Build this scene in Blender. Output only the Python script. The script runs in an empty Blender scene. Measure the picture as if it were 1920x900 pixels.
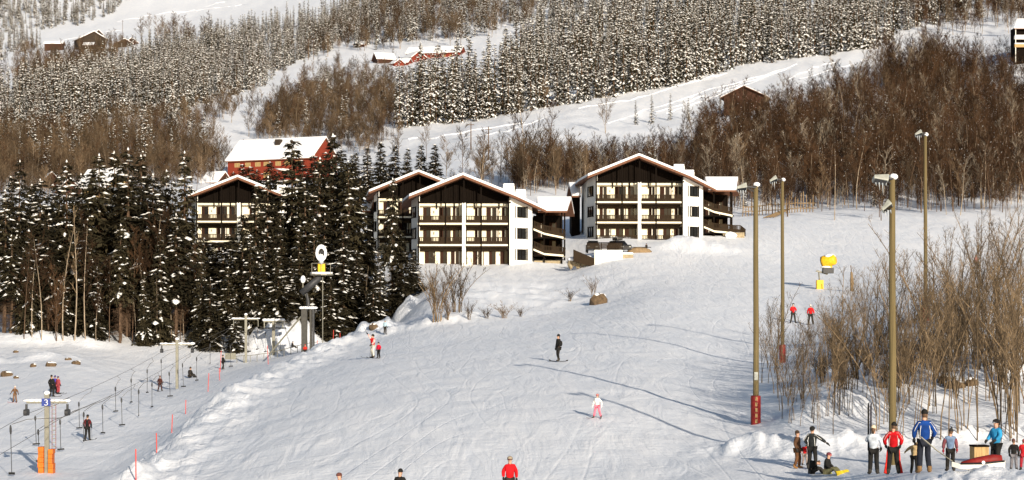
import bpy, bmesh, math, random
import numpy as np
from mathutils import Vector, Matrix
R = math.radians
PI = math.pi
random.seed(7)
SC = bpy.context.scene
COL = SC.collection

# ------------------------------------------------------------------ camera, sky, sun, exposure
F = 3850.0            # focal length in pixels of the 1920-wide photograph
CX, HR = 960.0, 600.0  # principal column, horizon row
cam_d = bpy.data.cameras.new('camera')
cam_d.sensor_width = 36.0
cam_d.lens = 36.0 * F / 1920.0
cam_d.shift_y = (HR - 450.0) / 1920.0
cam_d.clip_start = 0.5
cam_d.clip_end = 12000
cam = bpy.data.objects.new('camera', cam_d)
cam.location = (0, 0, 0)
cam.rotation_euler = (R(90), 0, 0)
COL.objects.link(cam)
SC.camera = cam
SC.render.resolution_x, SC.render.resolution_y = 1024, 480

SUN_EL, SUN_AZ = R(16.0), R(19.5)        # azimuth: degrees to the right of straight behind the camera
to_sun = Vector((math.sin(SUN_AZ) * math.cos(SUN_EL), -math.cos(SUN_AZ) * math.cos(SUN_EL), math.sin(SUN_EL)))
W = bpy.data.worlds.new('World')
SC.world = W
W.use_nodes = True
wn = W.node_tree.nodes
wl = W.node_tree.links
sky = wn.new('ShaderNodeTexSky')
sky.sky_type = 'NISHITA'
sky.sun_disc = False
sky.sun_elevation = SUN_EL
sky.sun_rotation = math.atan2(to_sun.x, to_sun.y)
bg = wn['Background']
bg.inputs[1].default_value = 0.085
wl.new(sky.outputs[0], bg.inputs[0])
sun_d = bpy.data.lights.new('sun', 'SUN')
sun_d.energy = 5.0
sun_d.angle = R(0.55)
sun_d.color = (1.0, 0.90, 0.755)
sun = bpy.data.objects.new('sun', sun_d)
sun.rotation_euler = to_sun.to_track_quat('Z', 'Y').to_euler()
sun.location = (60, -100, 80)
COL.objects.link(sun)
vs = SC.view_settings
vs.view_transform = 'Standard'
vs.look = 'None'
vs.gamma = 1
vs.exposure = 0.33

# ------------------------------------------------------------------ materials
def mat(name, col, rough=0.75, var=0.18, scale=6.0, bump=0.0, metal=0.0, spec=0.3, inst=0.0, stretch=(1, 1, 1), hue=None):
    m = bpy.data.materials.new(name)
    m.use_nodes = True
    n, l = m.node_tree.nodes, m.node_tree.links
    b = n['Principled BSDF']
    b.inputs['Roughness'].default_value = rough
    b.inputs['Metallic'].default_value = metal
    b.inputs['Specular IOR Level'].default_value = spec
    tc = n.new('ShaderNodeTexCoord')
    mp = n.new('ShaderNodeMapping')
    mp.inputs['Scale'].default_value = stretch
    l.new(tc.outputs['Object'], mp.inputs['Vector'])
    nz = n.new('ShaderNodeTexNoise')
    nz.inputs['Scale'].default_value = scale
    nz.inputs['Detail'].default_value = 6
    l.new(mp.outputs[0], nz.inputs['Vector'])
    rp = n.new('ShaderNodeValToRGB')
    c = Vector(col)
    rp.color_ramp.elements[0].position = 0.3
    rp.color_ramp.elements[1].position = 0.7
    h = Vector(hue) if hue else c
    rp.color_ramp.elements[0].color = (*(c * (1 - var)), 1)
    rp.color_ramp.elements[1].color = (*[min(1, q) for q in h * (1 + var)], 1)
    l.new(nz.outputs['Fac'], rp.inputs[0])
    out = rp.outputs[0]
    if inst:
        oi = n.new('ShaderNodeObjectInfo')
        mr = n.new('ShaderNodeMapRange')
        mr.inputs['To Min'].default_value = 1 - inst
        mr.inputs['To Max'].default_value = 1 + inst
        l.new(oi.outputs['Random'], mr.inputs['Value'])
        mx = n.new('ShaderNodeVectorMath')
        mx.operation = 'SCALE'
        l.new(out, mx.inputs[0])
        l.new(mr.outputs[0], mx.inputs['Scale'])
        out = mx.outputs[0]
    l.new(out, b.inputs['Base Color'])
    if bump:
        bp = n.new('ShaderNodeBump')
        bp.inputs['Strength'].default_value = bump
        bp.inputs['Distance'].default_value = 0.05
        l.new(nz.outputs['Fac'], bp.inputs['Height'])
        l.new(bp.outputs[0], b.inputs['Normal'])
    return m

M = {}
M['snow'] = mat('snow', (0.84, 0.84, 0.85), 0.6, 0.03, 3, 0.3)
M['tree_snow'] = mat('tree_snow', (0.84, 0.83, 0.81), 0.7, 0.05, 2, 0, inst=0.06)
M['ground_snow'] = None
M['needles'] = mat('needles', (0.021, 0.020, 0.011), 0.8, 0.45, 0.8, 0, spec=0.15, inst=0.35, hue=(0.033, 0.026, 0.013))
M['needles_far'] = mat('needles_far', (0.026, 0.025, 0.013), 0.8, 0.4, 0.5, 0, spec=0.1, inst=0.45, hue=(0.038, 0.031, 0.015))
M['bark'] = mat('bark', (0.10, 0.062, 0.038), 0.9, 0.4, 5, 0.4, stretch=(1, 1, .25))
M['bark_pale'] = mat('bark_pale', (0.26, 0.20, 0.14), 0.85, 0.4, 3, 0.2, stretch=(1, 1, .5), inst=.3)
M['twigs'] = mat('twigs', (0.036, 0.020, 0.0115), 0.9, 0.4, .7, 0, spec=.1, inst=0.6, hue=(0.052, 0.028, 0.014))
M['twigs_tan'] = mat('twigs_tan', (0.092, 0.063, 0.038), 0.9, 0.4, .7, 0, spec=.1, inst=0.55)
M['twigs_frost'] = mat('frosted_twigs', (0.20, 0.165, 0.125), 0.9, 0.35, .7, 0, spec=.1, inst=0.4)
M['birch'] = mat('birch', (0.30, 0.235, 0.165), 0.8, 0.35, 4, 0.1, stretch=(1, 1, .4))
M['stem'] = mat('stem', (0.105, 0.072, 0.042), 0.85, 0.45, 3, 0, inst=0.7, hue=(.15, .105, .06))
M['cream'] = mat('cream_plaster', (0.80, 0.735, 0.56), 0.9, 0.05, 1.5, 0.15)
M['white_wall'] = mat('white_plaster', (0.80, 0.78, 0.72), 0.9, 0.05, 1.5, 0.15)
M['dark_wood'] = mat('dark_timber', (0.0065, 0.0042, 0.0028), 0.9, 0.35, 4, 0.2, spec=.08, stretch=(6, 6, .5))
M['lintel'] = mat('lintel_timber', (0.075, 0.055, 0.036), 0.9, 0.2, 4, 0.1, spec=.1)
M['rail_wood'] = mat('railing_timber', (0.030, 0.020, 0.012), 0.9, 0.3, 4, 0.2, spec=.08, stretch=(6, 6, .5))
M['door_wood'] = mat('door_timber', (0.034, 0.015, 0.009), 0.8, 0.25, 5, 0.1, spec=.1, stretch=(4, 4, .6))
M['roof_wood'] = mat('roof_edge_timber', (0.15, 0.065, 0.035), 0.8, 0.25, 3, 0.1)
M['glass'] = mat('window_glass', (0.010, 0.010, 0.011), 0.08, 0.2, 2, 0, spec=.3)
M['curtain'] = mat('curtain', (0.62, 0.58, 0.5), 0.9, 0.08, 8, 0.1, stretch=(8, 8, .4))
M['red_barn'] = mat('red_barn_boards', (0.19, 0.028, 0.012), 0.85, 0.22, 3, 0.2, stretch=(6, 6, .4))
M['red_house'] = mat('red_boards', (0.17, 0.026, 0.014), 0.85, 0.22, 3, 0.2, stretch=(6, 6, .4))
M['brown_house'] = mat('brown_boards', (0.05, 0.020, 0.011), 0.85, 0.25, 3, 0.2, stretch=(6, 6, .4))
M['black_house'] = mat('weathered_boards', (0.035, 0.024, 0.016), 0.85, 0.3, 3, 0.2, stretch=(6, 6, .4))
M['ochre'] = mat('ochre_plaster', (0.30, 0.21, 0.09), 0.85, 0.1, 3)
M['pole_wood'] = mat('pole_timber', (0.135, 0.102, 0.045), 0.85, 0.3, 3, 0.25, stretch=(5, 5, .15))
M['steel'] = mat('galvanised_steel', (0.22, 0.21, 0.17), 0.5, 0.15, 5, 0.05, metal=0.3)
M['dark_steel'] = mat('dark_steel', (0.05, 0.05, 0.052), 0.55, 0.25, 5, 0, metal=0.3)
M['mast'] = mat('mast_steel', (0.055, 0.052, 0.046), 0.6, 0.2, 4, 0.05, metal=0.2)
M['cable'] = mat('cable', (0.09, 0.085, 0.08), 0.6, 0.1)
M['lamp'] = mat('frosted_lamp_housing', (0.30, 0.31, 0.28), 0.4, 0.2, 6)
M['ice'] = mat('ice', (0.70, 0.74, 0.76), 0.15, 0.05, 6, spec=.6)
M['pad_red'] = mat('red_padding', (0.20, 0.014, 0.012), 0.6, 0.25, 6, 0.3)
M['pad_orange'] = mat('orange_padding', (0.62, 0.135, 0.008), 0.55, 0.2, 4, 0.4)
M['stake'] = mat('stake_red', (0.55, 0.06, 0.045), 0.6, 0.2)
M['yellow'] = mat('yellow_paint', (0.75, 0.42, 0.015), 0.45, 0.2, 6)
M['board_yellow'] = mat('snowboard_yellow', (0.55, 0.45, 0.02), 0.35, 0.15, 6)
M['rock'] = mat('rock', (0.105, 0.07, 0.04), 0.9, 0.4, 3, 0.6)
M['plank'] = mat('pine_planks', (0.42, 0.27, 0.12), 0.8, 0.25, 4, 0.1, stretch=(5, 5, .4))
M['fence_wood'] = mat('fence_timber', (0.22, 0.15, 0.08), 0.85, 0.25, 4, 0.2)
M['stone'] = mat('stone_wall', (0.30, 0.24, 0.15), 0.9, 0.3, 2.5, 0.5)
M['car_dark'] = mat('dark_car_paint', (0.03, 0.028, 0.027), 0.25, 0.1, 3, 0, spec=.6)
M['rubber'] = mat('rubber', (0.02, 0.02, 0.02), 0.9, 0.1)
M['sign_blue'] = mat('sign_blue', (0.03, 0.05, 0.22), 0.5, 0.1)
M['sign_white'] = mat('sign_white', (0.8, 0.8, 0.78), 0.5, 0.05)
M['skin'] = mat('skin', (0.50, 0.29, 0.20), 0.6, 0.1, 8)
M['hair'] = mat('hair', (0.10, 0.055, 0.03), 0.7, 0.3, 12)
_cl = {}
def cloth(c):
    k = tuple(c)
    if k not in _cl:
        _cl[k] = mat('cloth', c, 0.85, 0.35, 7, 0.8, spec=.15)
    return _cl[k]

# ------------------------------------------------------------------ object helpers
def tag(o, label=None, cat=None, group=None, kind=None):
    if label: o['label'] = label
    if cat: o['category'] = cat
    if group: o['group'] = group
    if kind: o['kind'] = kind
    return o
def empty(name, loc, rz=0.0, label=None, cat=None, group=None, scale=None):
    o = bpy.data.objects.new(name, None)
    o.empty_display_size = 0.3
    o.location = loc
    o.rotation_euler = (0, 0, rz)
    if scale is not None: o.scale = scale if hasattr(scale, '__len__') else (scale,) * 3
    COL.objects.link(o)
    return tag(o, label, cat, group)
def link(name, me, parent=None, loc=None, rot=None, scale=None):
    o = bpy.data.objects.new(name, me)
    if parent is not None: o.parent = parent
    if loc is not None: o.location = loc
    if rot is not None: o.rotation_euler = rot
    if scale is not None: o.scale = scale if hasattr(scale, '__len__') else (scale,) * 3
    COL.objects.link(o)
    return o
def copy_tree(o, parent=None):
    c = o.copy()
    COL.objects.link(c)
    if parent is not None: c.parent = parent
    for ch in o.children: copy_tree(ch, c)
    return c

class MB:
    """collects faces and builds ONE mesh"""
    def __init__(s): s.v, s.f, s.mi = [], [], []
    def add(s, vs, fs, mi=0):
        b = len(s.v)
        s.v += [tuple(q) for q in vs]
        s.f += [tuple(b + i for i in q) for q in fs]
        s.mi += [mi] * len(fs)
    def box(s, x0, x1, y0, y1, z0, z1, mi=0, m=None):
        p = [Vector(q) for q in ((x0, y0, z0), (x1, y0, z0), (x1, y1, z0), (x0, y1, z0), (x0, y0, z1), (x1, y0, z1), (x1, y1, z1), (x0, y1, z1))]
        if m is not None: p = [m @ q for q in p]
        s.add(p, ((0, 3, 2, 1), (4, 5, 6, 7), (0, 1, 5, 4), (1, 2, 6, 5), (2, 3, 7, 6), (3, 0, 4, 7)), mi)
    def tube(s, pts, rads, n=6, mi=0, cap=True):
        pts = [Vector(p) for p in pts]
        if not hasattr(rads, '__len__'): rads = [rads] * len(pts)
        rings, vs, fs = [], [], []
        for i, p in enumerate(pts):
            t = (pts[min(i + 1, len(pts) - 1)] - pts[max(i - 1, 0)]).normalized()
            a = Vector((1, 0, 0)) if abs(t.x) < 0.8 else Vector((0, 1, 0))
            u = t.cross(a).normalized(); w = t.cross(u)
            rings.append(len(vs))
            for k in range(n):
                q = 2 * PI * k / n
                vs.append(p + (u * math.cos(q) + w * math.sin(q)) * rads[i])
        for i in range(len(pts) - 1):
            for k in range(n):
                fs.append((rings[i] + k, rings[i + 1] + k, rings[i + 1] + (k + 1) % n, rings[i] + (k + 1) % n))
        if cap:
            fs.append(tuple(range(n)))
            fs.append(tuple(reversed(range(rings[-1], rings[-1] + n))))
        s.add(vs, fs, mi)
    def cone(s, p0, p1, r, mi=0):
        p0, p1 = Vector(p0), Vector(p1)
        t = (p1 - p0)
        a = Vector((1, 0, 0)) if abs(t.x) < 0.7 * t.length else Vector((0, 1, 0))
        u = t.cross(a).normalized(); w = t.cross(u).normalized()
        vs = [p0 + u * r, p0 + (-.5 * u + .866 * w) * r, p0 + (-.5 * u - .866 * w) * r, p1]
        s.add(vs, ((0, 1, 3), (1, 2, 3), (2, 0, 3)), mi)
    def octa(s, c, a, b, h, mi=0):
        """flattened lump: a, b horizontal half axes, h up vector"""
        c = Vector(c)
        vs = [c + a, c + b, c - a, c - b, c + h, c - h * .45]
        s.add(vs, ((0, 1, 4), (1, 2, 4), (2, 3, 4), (3, 0, 4), (1, 0, 5), (2, 1, 5), (3, 2, 5), (0, 3, 5)), mi)
    def blob(s, c, rx, ry, rz, mi=0, seed=0, rough=0.15, nu=10, nv=6):
        rnd = random.Random(seed)
        vs, fs = [], []
        for j in range(nv + 1):
            th = PI * j / nv
            for i in range(nu):
                q = 1 + rnd.uniform(-rough, rough)
                vs.append((c[0] + rx * q * math.sin(th) * math.cos(2 * PI * i / nu), c[1] + ry * q * math.sin(th) * math.sin(2 * PI * i / nu), c[2] + rz * q * math.cos(th)))
        for j in range(nv):
            for i in range(nu):
                fs.append((j * nu + i, (j + 1) * nu + i, (j + 1) * nu + (i + 1) % nu, j * nu + (i + 1) % nu))
        s.add(vs, fs, mi)
    def prism(s, poly, zb, zt, mi=0):
        """plan polygon with bottom and top height functions or numbers"""
        fb = zb if callable(zb) else (lambda x, y: zb)
        ft = zt if callable(zt) else (lambda x, y: zt)
        n = len(poly)
        vs = [(x, y, fb(x, y)) for x, y in poly] + [(x, y, ft(x, y)) for x, y in poly]
        fs = [tuple(reversed(range(n))), tuple(range(n, 2 * n))] + [(i, (i + 1) % n, n + (i + 1) % n, n + i) for i in range(n)]
        s.add(vs, fs, mi)
    def mesh(s, name, mats, smooth=False):
        me = bpy.data.meshes.new(name)
        me.from_pydata(s.v, [], s.f)
        for q in (mats if isinstance(mats, (list, tuple)) else [mats]): me.materials.append(q)
        me.polygons.foreach_set('material_index', s.mi)
        if smooth: me.polygons.foreach_set('use_smooth', [True] * len(s.f))
        me.update()
        return me
    def build(s, name, mats, parent=None, smooth=False, bevel=0.0, **k):
        me = s.mesh(name, mats, smooth)
        if bevel or smooth:
            bm = bmesh.new(); bm.from_mesh(me)
            bmesh.ops.recalc_face_normals(bm, faces=bm.faces)
            if bevel:
                bmesh.ops.bevel(bm, geom=list(bm.edges), offset=bevel, segments=2, affect='EDGES', profile=.6)
            bm.to_mesh(me); bm.free()
        return link(name, me, parent, **k)
# ------------------------------------------------------------------ terrain
ROWPTS = [  # (column, row, distance)
 (1520,888,82),(1640,892,73),(1740,889,64),(1860,888,64),(1950,888,64),(2150,888,64),(1600,846,88),(1750,836,90),(1900,830,90),(2100,830,90),
 (1560,715,107),(1650,712,108),(1800,705,108),(1950,700,108),(2150,700,108),(1735,600,134),(1600,640,134),(1900,590,140),(2100,590,140),
 (1467,678,138),(1417,795,103),(1430,872,86),(1120,785,103),(1047,678,137),(955,942,82),(640,965,82),(800,862,92),(560,862,96),(700,671,157),
 (600,760,118),(850,640,175),(1250,640,155),(1250,722,120),(1487,605,182),(1520,608,182),(1200,562,205),(1400,560,205),(950,594,203),(1000,628,172),
 (1650,560,187),(1550,541,222),(1830,503,255),(1700,500,250),(1500,470,270),(1500,398,330),(1650,395,330),(1800,392,330),(1950,395,330),(2200,395,330),
 (1500,396,352),(1750,391,352),(2000,391,352),(1900,542,200),
 (1110,450,277),(1200,452,275),(1320,447,277),(1390,440,285),(1250,432,300),(1250,474,262),(1130,492,255),(1300,492,254),
 (780,500,263),(870,499,264),(1000,498,264),(1080,496,268),(860,482,281),(800,562,232),(950,540,236),(1000,585,212),(1120,572,213),
 (800,612,197),(650,650,197),(722,627,238),(600,622,245),(400,640,243),(200,648,240),(50,640,240),(-200,640,240),
 (88,887,120),(165,826,141),(98,746,168),(28,756,165),(332,729,194),(461,681,225),(513,668,233),(300,734,197),(0,702,197),(150,682,206),
 (-100,800,150),(0,902,116),(-200,902,116),(200,884,123),(578,656,222),(330,800,148),(412,714,190),(503,681,207),(430,752,137),(490,745,134),(330,868,106),(270,905,102),
 (390,485,285),(480,485,285),(60,480,300),(220,480,300),(-200,480,300),(740,472,288),(700,490,280),(620,490,290),
 (518,337,480),(430,338,480),(620,335,480),(395,345,450),(160,372,420),(50,352,420),(-200,352,420),(900,322,400),(850,300,430),(1000,242,512),(770,243,560),(900,226,575),
 (1100,182,620),(1250,157,645),(1400,131,680),(1650,95,720),(1880,64,745),(1100,305,430),(1300,332,400),(1600,352,388),(1850,358,385),
 (1300,216,570),(1437,202,556),(1700,222,540),(1900,162,600),(1920,112,625),(2150,110,625),(600,232,600),(420,222,620),(200,242,560),(0,252,540),(-300,252,540),
 (640,132,850),(560,142,835),(740,122,870),(850,97,900),(300,152,850),(100,162,800),(0,172,780),(-200,172,780),
 (150,92,1150),(100,112,1050),(300,77,1150),(0,132,950),(350,30,1400),(500,8,1400),(100,40,1400),(-200,40,1400),(700,52,1050),(900,22,1050),(1200,20,980),(1500,8,900),(1800,10,890),(2100,10,890)]
ZPTS = [(960,12,-9),(-2000,12,-9),(4000,12,-8.5),(960,40,-8.6),(0,60,-9.6),(960,62,-8.2),(1500,55,-6.6),(1720,48,-5.6),(2200,45,-5.6),(-2000,60,-10),(-2000,120,-10),
 (-2000,240,-2),(-2000,500,42),(-2000,1100,150),(4000,60,-5),(4000,120,0),(4000,330,19),(4000,700,100),(4000,1100,190)]
for _p in (-2000, -300, 500, 1200, 1900, 4000):
    ZPTS += [(_p, 2400, 560), (_p, 5000, 1250)]
_P = np.array([(p, d, (HR - r) * d / F) for p, r, d in ROWPTS] + [tuple(q) for q in ZPTS], float)
def _uv(px, d): return np.stack([(px - CX) / 500.0, np.log(d) * 2.4], -1)
def _ker(r2): return r2 * np.log(r2 + 1e-12) * .5
_U = _uv(_P[:, 0], _P[:, 1])
_Q = _P[:, 2] / (_P[:, 1] + 60)
_n = len(_U)
_A = np.zeros((_n + 3, _n + 3))
_A[:_n, :_n] = _ker(((_U[:, None] - _U[None]) ** 2).sum(-1)) + np.eye(_n) * 2e-3
_A[:_n, _n] = 1; _A[:_n, _n + 1:] = _U
_A[_n, :_n] = 1; _A[_n + 1:, :_n] = _U.T
_Wt = np.linalg.solve(_A, np.concatenate([_Q, [0, 0, 0]]))

def hash2(i, j, s):
    h = (i.astype(np.int64) * 374761393 + j.astype(np.int64) * 668265263 + s * 974634777) & 0x7fffffff
    h = (h ^ (h >> 13)) * 1274126177 & 0x7fffffff
    return ((h ^ (h >> 16)) & 0xffff) / 65535.0
def vnoise(x, y, s=0):
    i, j = np.floor(x), np.floor(y)
    a, b = x - i, y - j
    a = a * a * (3 - 2 * a); b = b * b * (3 - 2 * b)
    i = i.astype(int); j = j.astype(int)
    return ((hash2(i, j, s) * (1 - a) + hash2(i + 1, j, s) * a) * (1 - b) + (hash2(i, j + 1, s) * (1 - a) + hash2(i + 1, j + 1, s) * a) * b) * 2 - 1
def fbm(x, y, s=0, o=4):
    r = 0
    for k in range(o): r = r + vnoise(x * 2 ** k, y * 2 ** k, s + k) * .5 ** k
    return r
def seg_dist(x, y, pts):
    best = np.full(np.shape(x), 1e9)
    for (ax, ay), (bx, by) in zip(pts[:-1], pts[1:]):
        t = np.clip(((x - ax) * (bx - ax) + (y - ay) * (by - ay)) / ((bx - ax) ** 2 + (by - ay) ** 2), 0, 1)
        best = np.minimum(best, np.hypot(x - ax - t * (bx - ax), y - ay - t * (by - ay)))
    return best
def xy(px, d): return ((px - CX) / F * d, d)
BERMS = [  # polyline of (column, distance), height, half width
 ([(250,98),(330,113),(430,138),(545,168),(610,190),(660,202)], 0.9, 2.1),
 ([(1400,93),(1480,91),(1600,90),(1800,91),(2050,92)], 0.55, 1.2),
 ([(660,206),(760,200),(850,199)], 0.7, 1.6),
]
BERMS = [([xy(*q) for q in p], h, w) for p, h, w in BERMS]
LUMPS = [(px, d, h, rx, ry) for px, d, h, rx, ry in (  # column, distance, height, radii
 (1256,269,.40,3,3),(1283,268,.62,2.6,3),(1310,267,.42,3.6,3.6),(1345,266,.3,3,3),(540,238,2.3,3.2,3),(500,240,1.5,3.0,3),(700,219,1.6,2.3,2.2),(672,222,1.3,1.8,1.8),(757,240,1.8,1.4,1.4),
 (40,215,.55,4,2.2),(110,214,.5,3,1.8),(140,240,.8,4,3),(20,240,.8,5,3),(1090,262,1.0,1.5,1.5),(1108,259,1.1,1.4,1.5),(1560,100,.7,2.2,2),(1900,110,.7,3,3),(860,203,.7,3,2),(430,240,1.0,2.0,2))]
def height(x, y):
    x = np.asarray(x, float); y = np.asarray(y, float)
    d = np.maximum(y, 6.0)
    px = CX + x / d * F
    sh = d.shape
    pf, df = px.ravel(), d.ravel()
    z = np.empty(pf.size)
    for k in range(0, pf.size, 40000):
        u = _uv(pf[k:k + 40000], df[k:k + 40000])
        kk = _ker(((u[:, None, 0] - _U[None, :, 0]) ** 2 + (u[:, None, 1] - _U[None, :, 1]) ** 2))
        z[k:k + 40000] = (kk @ _Wt[:_n] + _Wt[_n] + u @ _Wt[_n + 1:]) * (df[k:k + 40000] + 60)
    z = z.reshape(sh)
    # piste is groomed; banks, berms, hillside are lumpy
    g1 = fbm(x / 9.0, y / 9.0, 3, 3)
    rough = np.clip((d - 300) / 250, 0, 1) * .55 + .05
    bank = np.exp(-((px - 960) / 190) ** 2 - ((d - 230) / 22) ** 2) + .8 * np.exp(-((px - 60) / 170) ** 2 - ((d - 222) / 16) ** 2) + .7 * np.exp(-((px - 1700) / 260) ** 2 - ((d - 108) / 16) ** 2)
    z = z + g1 * rough + fbm(x / 2.2, y / 2.2, 11, 3) * (.035 + .22 * bank)
    for pts, h, w in BERMS:
        q = seg_dist(x, y, pts)
        g = np.exp(-(q / w) ** 2)
        z = z + g * h * (1 + .38 * fbm(x / 1.3, y / 2.2, 21, 4)) + np.exp(-(q / (w * 2.2)) ** 2) * .16 * fbm(x / .7, y / .9, 31, 3)
    for p, dd, h, rx, ry in LUMPS:
        cx, cy = xy(p, dd)
        g = np.exp(-(((x - cx) / rx) ** 2 + ((y - cy) / ry) ** 2) ** 1.5)
        z = z + h * np.minimum(g, .72) * 1.3 * (1 + .34 * fbm(x / 1.2, y / 1.4, 41, 4))
    # rough lip of snow in the foreground right
    lip = np.exp(-((d - 59) / 2.2) ** 2) * np.clip((px - 1440) / 160, 0, 1)
    z = z + lip * (.42 + .14 * fbm(x / .45, y / .9, 51, 3))
    return z
def gz(x, y): return float(height(np.array([x]), np.array([y]))[0])
_DS = np.exp(np.linspace(math.log(56), math.log(1700), 1400))
_hc = {}
def hit(px, row, d0=56, d1=1700):
    """first ground point seen at this column and row between two distances"""
    if px not in _hc: _hc[px] = height((px - CX) / F * _DS, _DS)
    z = _hc[px]
    rr = HR - F * z / _DS
    ok = (_DS >= d0) & (_DS <= d1)
    idx = np.where(ok & (rr <= row))[0]
    if len(idx) == 0: i = np.where(ok)[0][np.argmin(np.abs(rr[ok] - row))]
    else: i = idx[0]
    d = float(_DS[i])
    return Vector(((px - CX) / F * d, d, float(z[i])))
def at(px, row, d): return Vector(((px - CX) / F * d, d, (HR - row) * d / F))
def gp(px, d):
    x = (px - CX) / F * d
    return Vector((x, d, gz(x, d)))

# terrain mesh: a fan of ground from just in front of the camera to the far hills
_c = np.concatenate([np.linspace(-2600, -140, 60)[:-1], np.linspace(-140, 2060, 560), np.linspace(2060, 4500, 60)[1:]])
_l = [math.log(6)]
while _l[-1] < math.log(5200):
    d = math.exp(_l[-1])
    _l.append(_l[-1] + (.05 if d < 50 else .0062 if d < 360 else .012 if d < 1500 else .05))
_dd = np.exp(np.array(_l))
GP, GD = np.meshgrid(_c, _dd)
GX = (GP - CX) / F * GD
GZ = height(GX, GD)
nr, nc = GP.shape
me = bpy.data.meshes.new('snow_ground')
me.vertices.add(nr * nc)
me.vertices.foreach_set('co', np.stack([GX, GD, GZ], -1).astype(np.float32).ravel())
ii = np.arange(nr * nc).reshape(nr, nc)
quads = np.stack([ii[:-1, :-1], ii[:-1, 1:], ii[1:, 1:], ii[1:, :-1]], -1).reshape(-1, 4)
me.loops.add(quads.size); me.polygons.add(len(quads))
me.loops.foreach_set('vertex_index', quads.ravel().astype(np.int32))
me.polygons.foreach_set('loop_start', np.arange(0, quads.size, 4, dtype=np.int32))
me.polygons.foreach_set('use_smooth', np.ones(len(quads), bool))
me.update(calc_edges=True)

gm = bpy.data.materials.new('ground_snow')
gm.use_nodes = True
n, l = gm.node_tree.nodes, gm.node_tree.links
b = n['Principled BSDF']
b.inputs['Roughness'].default_value = 0.55
b.inputs['Specular IOR Level'].default_value = 0.25
tc = n.new('ShaderNodeTexCoord')
def tex(sc, stretch, detail, rot=0.0, dist=0.0):
    mp = n.new('ShaderNodeMapping')
    mp.inputs['Scale'].default_value = stretch
    mp.inputs['Rotation'].default_value = (0, 0, rot)
    l.new(tc.outputs['Object'], mp.inputs['Vector'])
    t = n.new('ShaderNodeTexNoise')
    t.inputs['Scale'].default_value = sc
    t.inputs['Detail'].default_value = detail
    t.inputs['Distortion'].default_value = dist
    l.new(mp.outputs[0], t.inputs['Vector'])
    return t
def math_n(op, a, bb):
    q = n.new('ShaderNodeMath'); q.operation = op
    for k, v in enumerate((a, bb)):
        if isinstance(v, (int, float)): q.inputs[k].default_value = v
        else: l.new(v, q.inputs[k])
    return q.outputs[0]
t1 = tex(0.55, (1, .22, 1), 8, R(-28), 1.2)       # skied scuffs running down the slope
t2 = tex(0.9, (1, .16, 1), 7, R(35), 1.6)
t3 = tex(5.0, (1, 1, 1), 4)
hsum = math_n('ADD', math_n('MULTIPLY', t1.outputs['Fac'], .9), math_n('MULTIPLY', t2.outputs['Fac'], .7))
t4 = tex(1.7, (.34, 1.1, 1), 7, R(14), .8)
hsum = math_n('ADD', hsum, math_n('MULTIPLY', t3.outputs['Fac'], .26))
hsum = math_n('ADD', hsum, math_n('MULTIPLY', math_n('MULTIPLY', t4.outputs['Fac'], tex(.11, (1, .6, 1), 3, R(20)).outputs['Fac']), .7))
def lines(t, k, w):     # curving ski tracks: thin grooves along the level lines of a stretched noise
    f = math_n('FRACT', math_n('MULTIPLY', t.outputs['Fac'], k), 0)
    q = math_n('ABSOLUTE', math_n('SUBTRACT', f, .5), 0)
    return math_n('MINIMUM', math_n('DIVIDE', q, w), 1.0)
l1 = lines(tex(.07, (1, .22, 1), 1, R(-20), .4), 13, .055)
l2 = lines(tex(.06, (1, .25, 1), 1, R(38), .5), 11, .045)
l3 = lines(tex(.09, (1, .2, 1), 1, R(-55), .3), 9, .05)
ln_ = math_n('ADD', math_n('ADD', l1, l2), l3)
hsum = math_n('ADD', hsum, math_n('MULTIPLY', ln_, .11))
bp = n.new('ShaderNodeBump')
bp.inputs['Strength'].default_value = 0.65
bp.inputs['Distance'].default_value = 0.2
l.new(hsum, bp.inputs['Height'])
l.new(bp.outputs[0], b.inputs['Normal'])
rp = n.new('ShaderNodeValToRGB')
rp.color_ramp.elements[0].position = 0.35
rp.color_ramp.elements[1].position = 0.65
rp.color_ramp.elements[0].color = (.76, .785, .835, 1)
rp.color_ramp.elements[1].color = (.835, .845, .875, 1)
l.new(t1.outputs['Fac'], rp.inputs[0])
l.new(rp.outputs[0], b.inputs['Base Color'])
M['ground_snow'] = gm
me.materials.append(gm)
ground = link('snow_ground', me)
ground['kind'] = 'structure'
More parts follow.
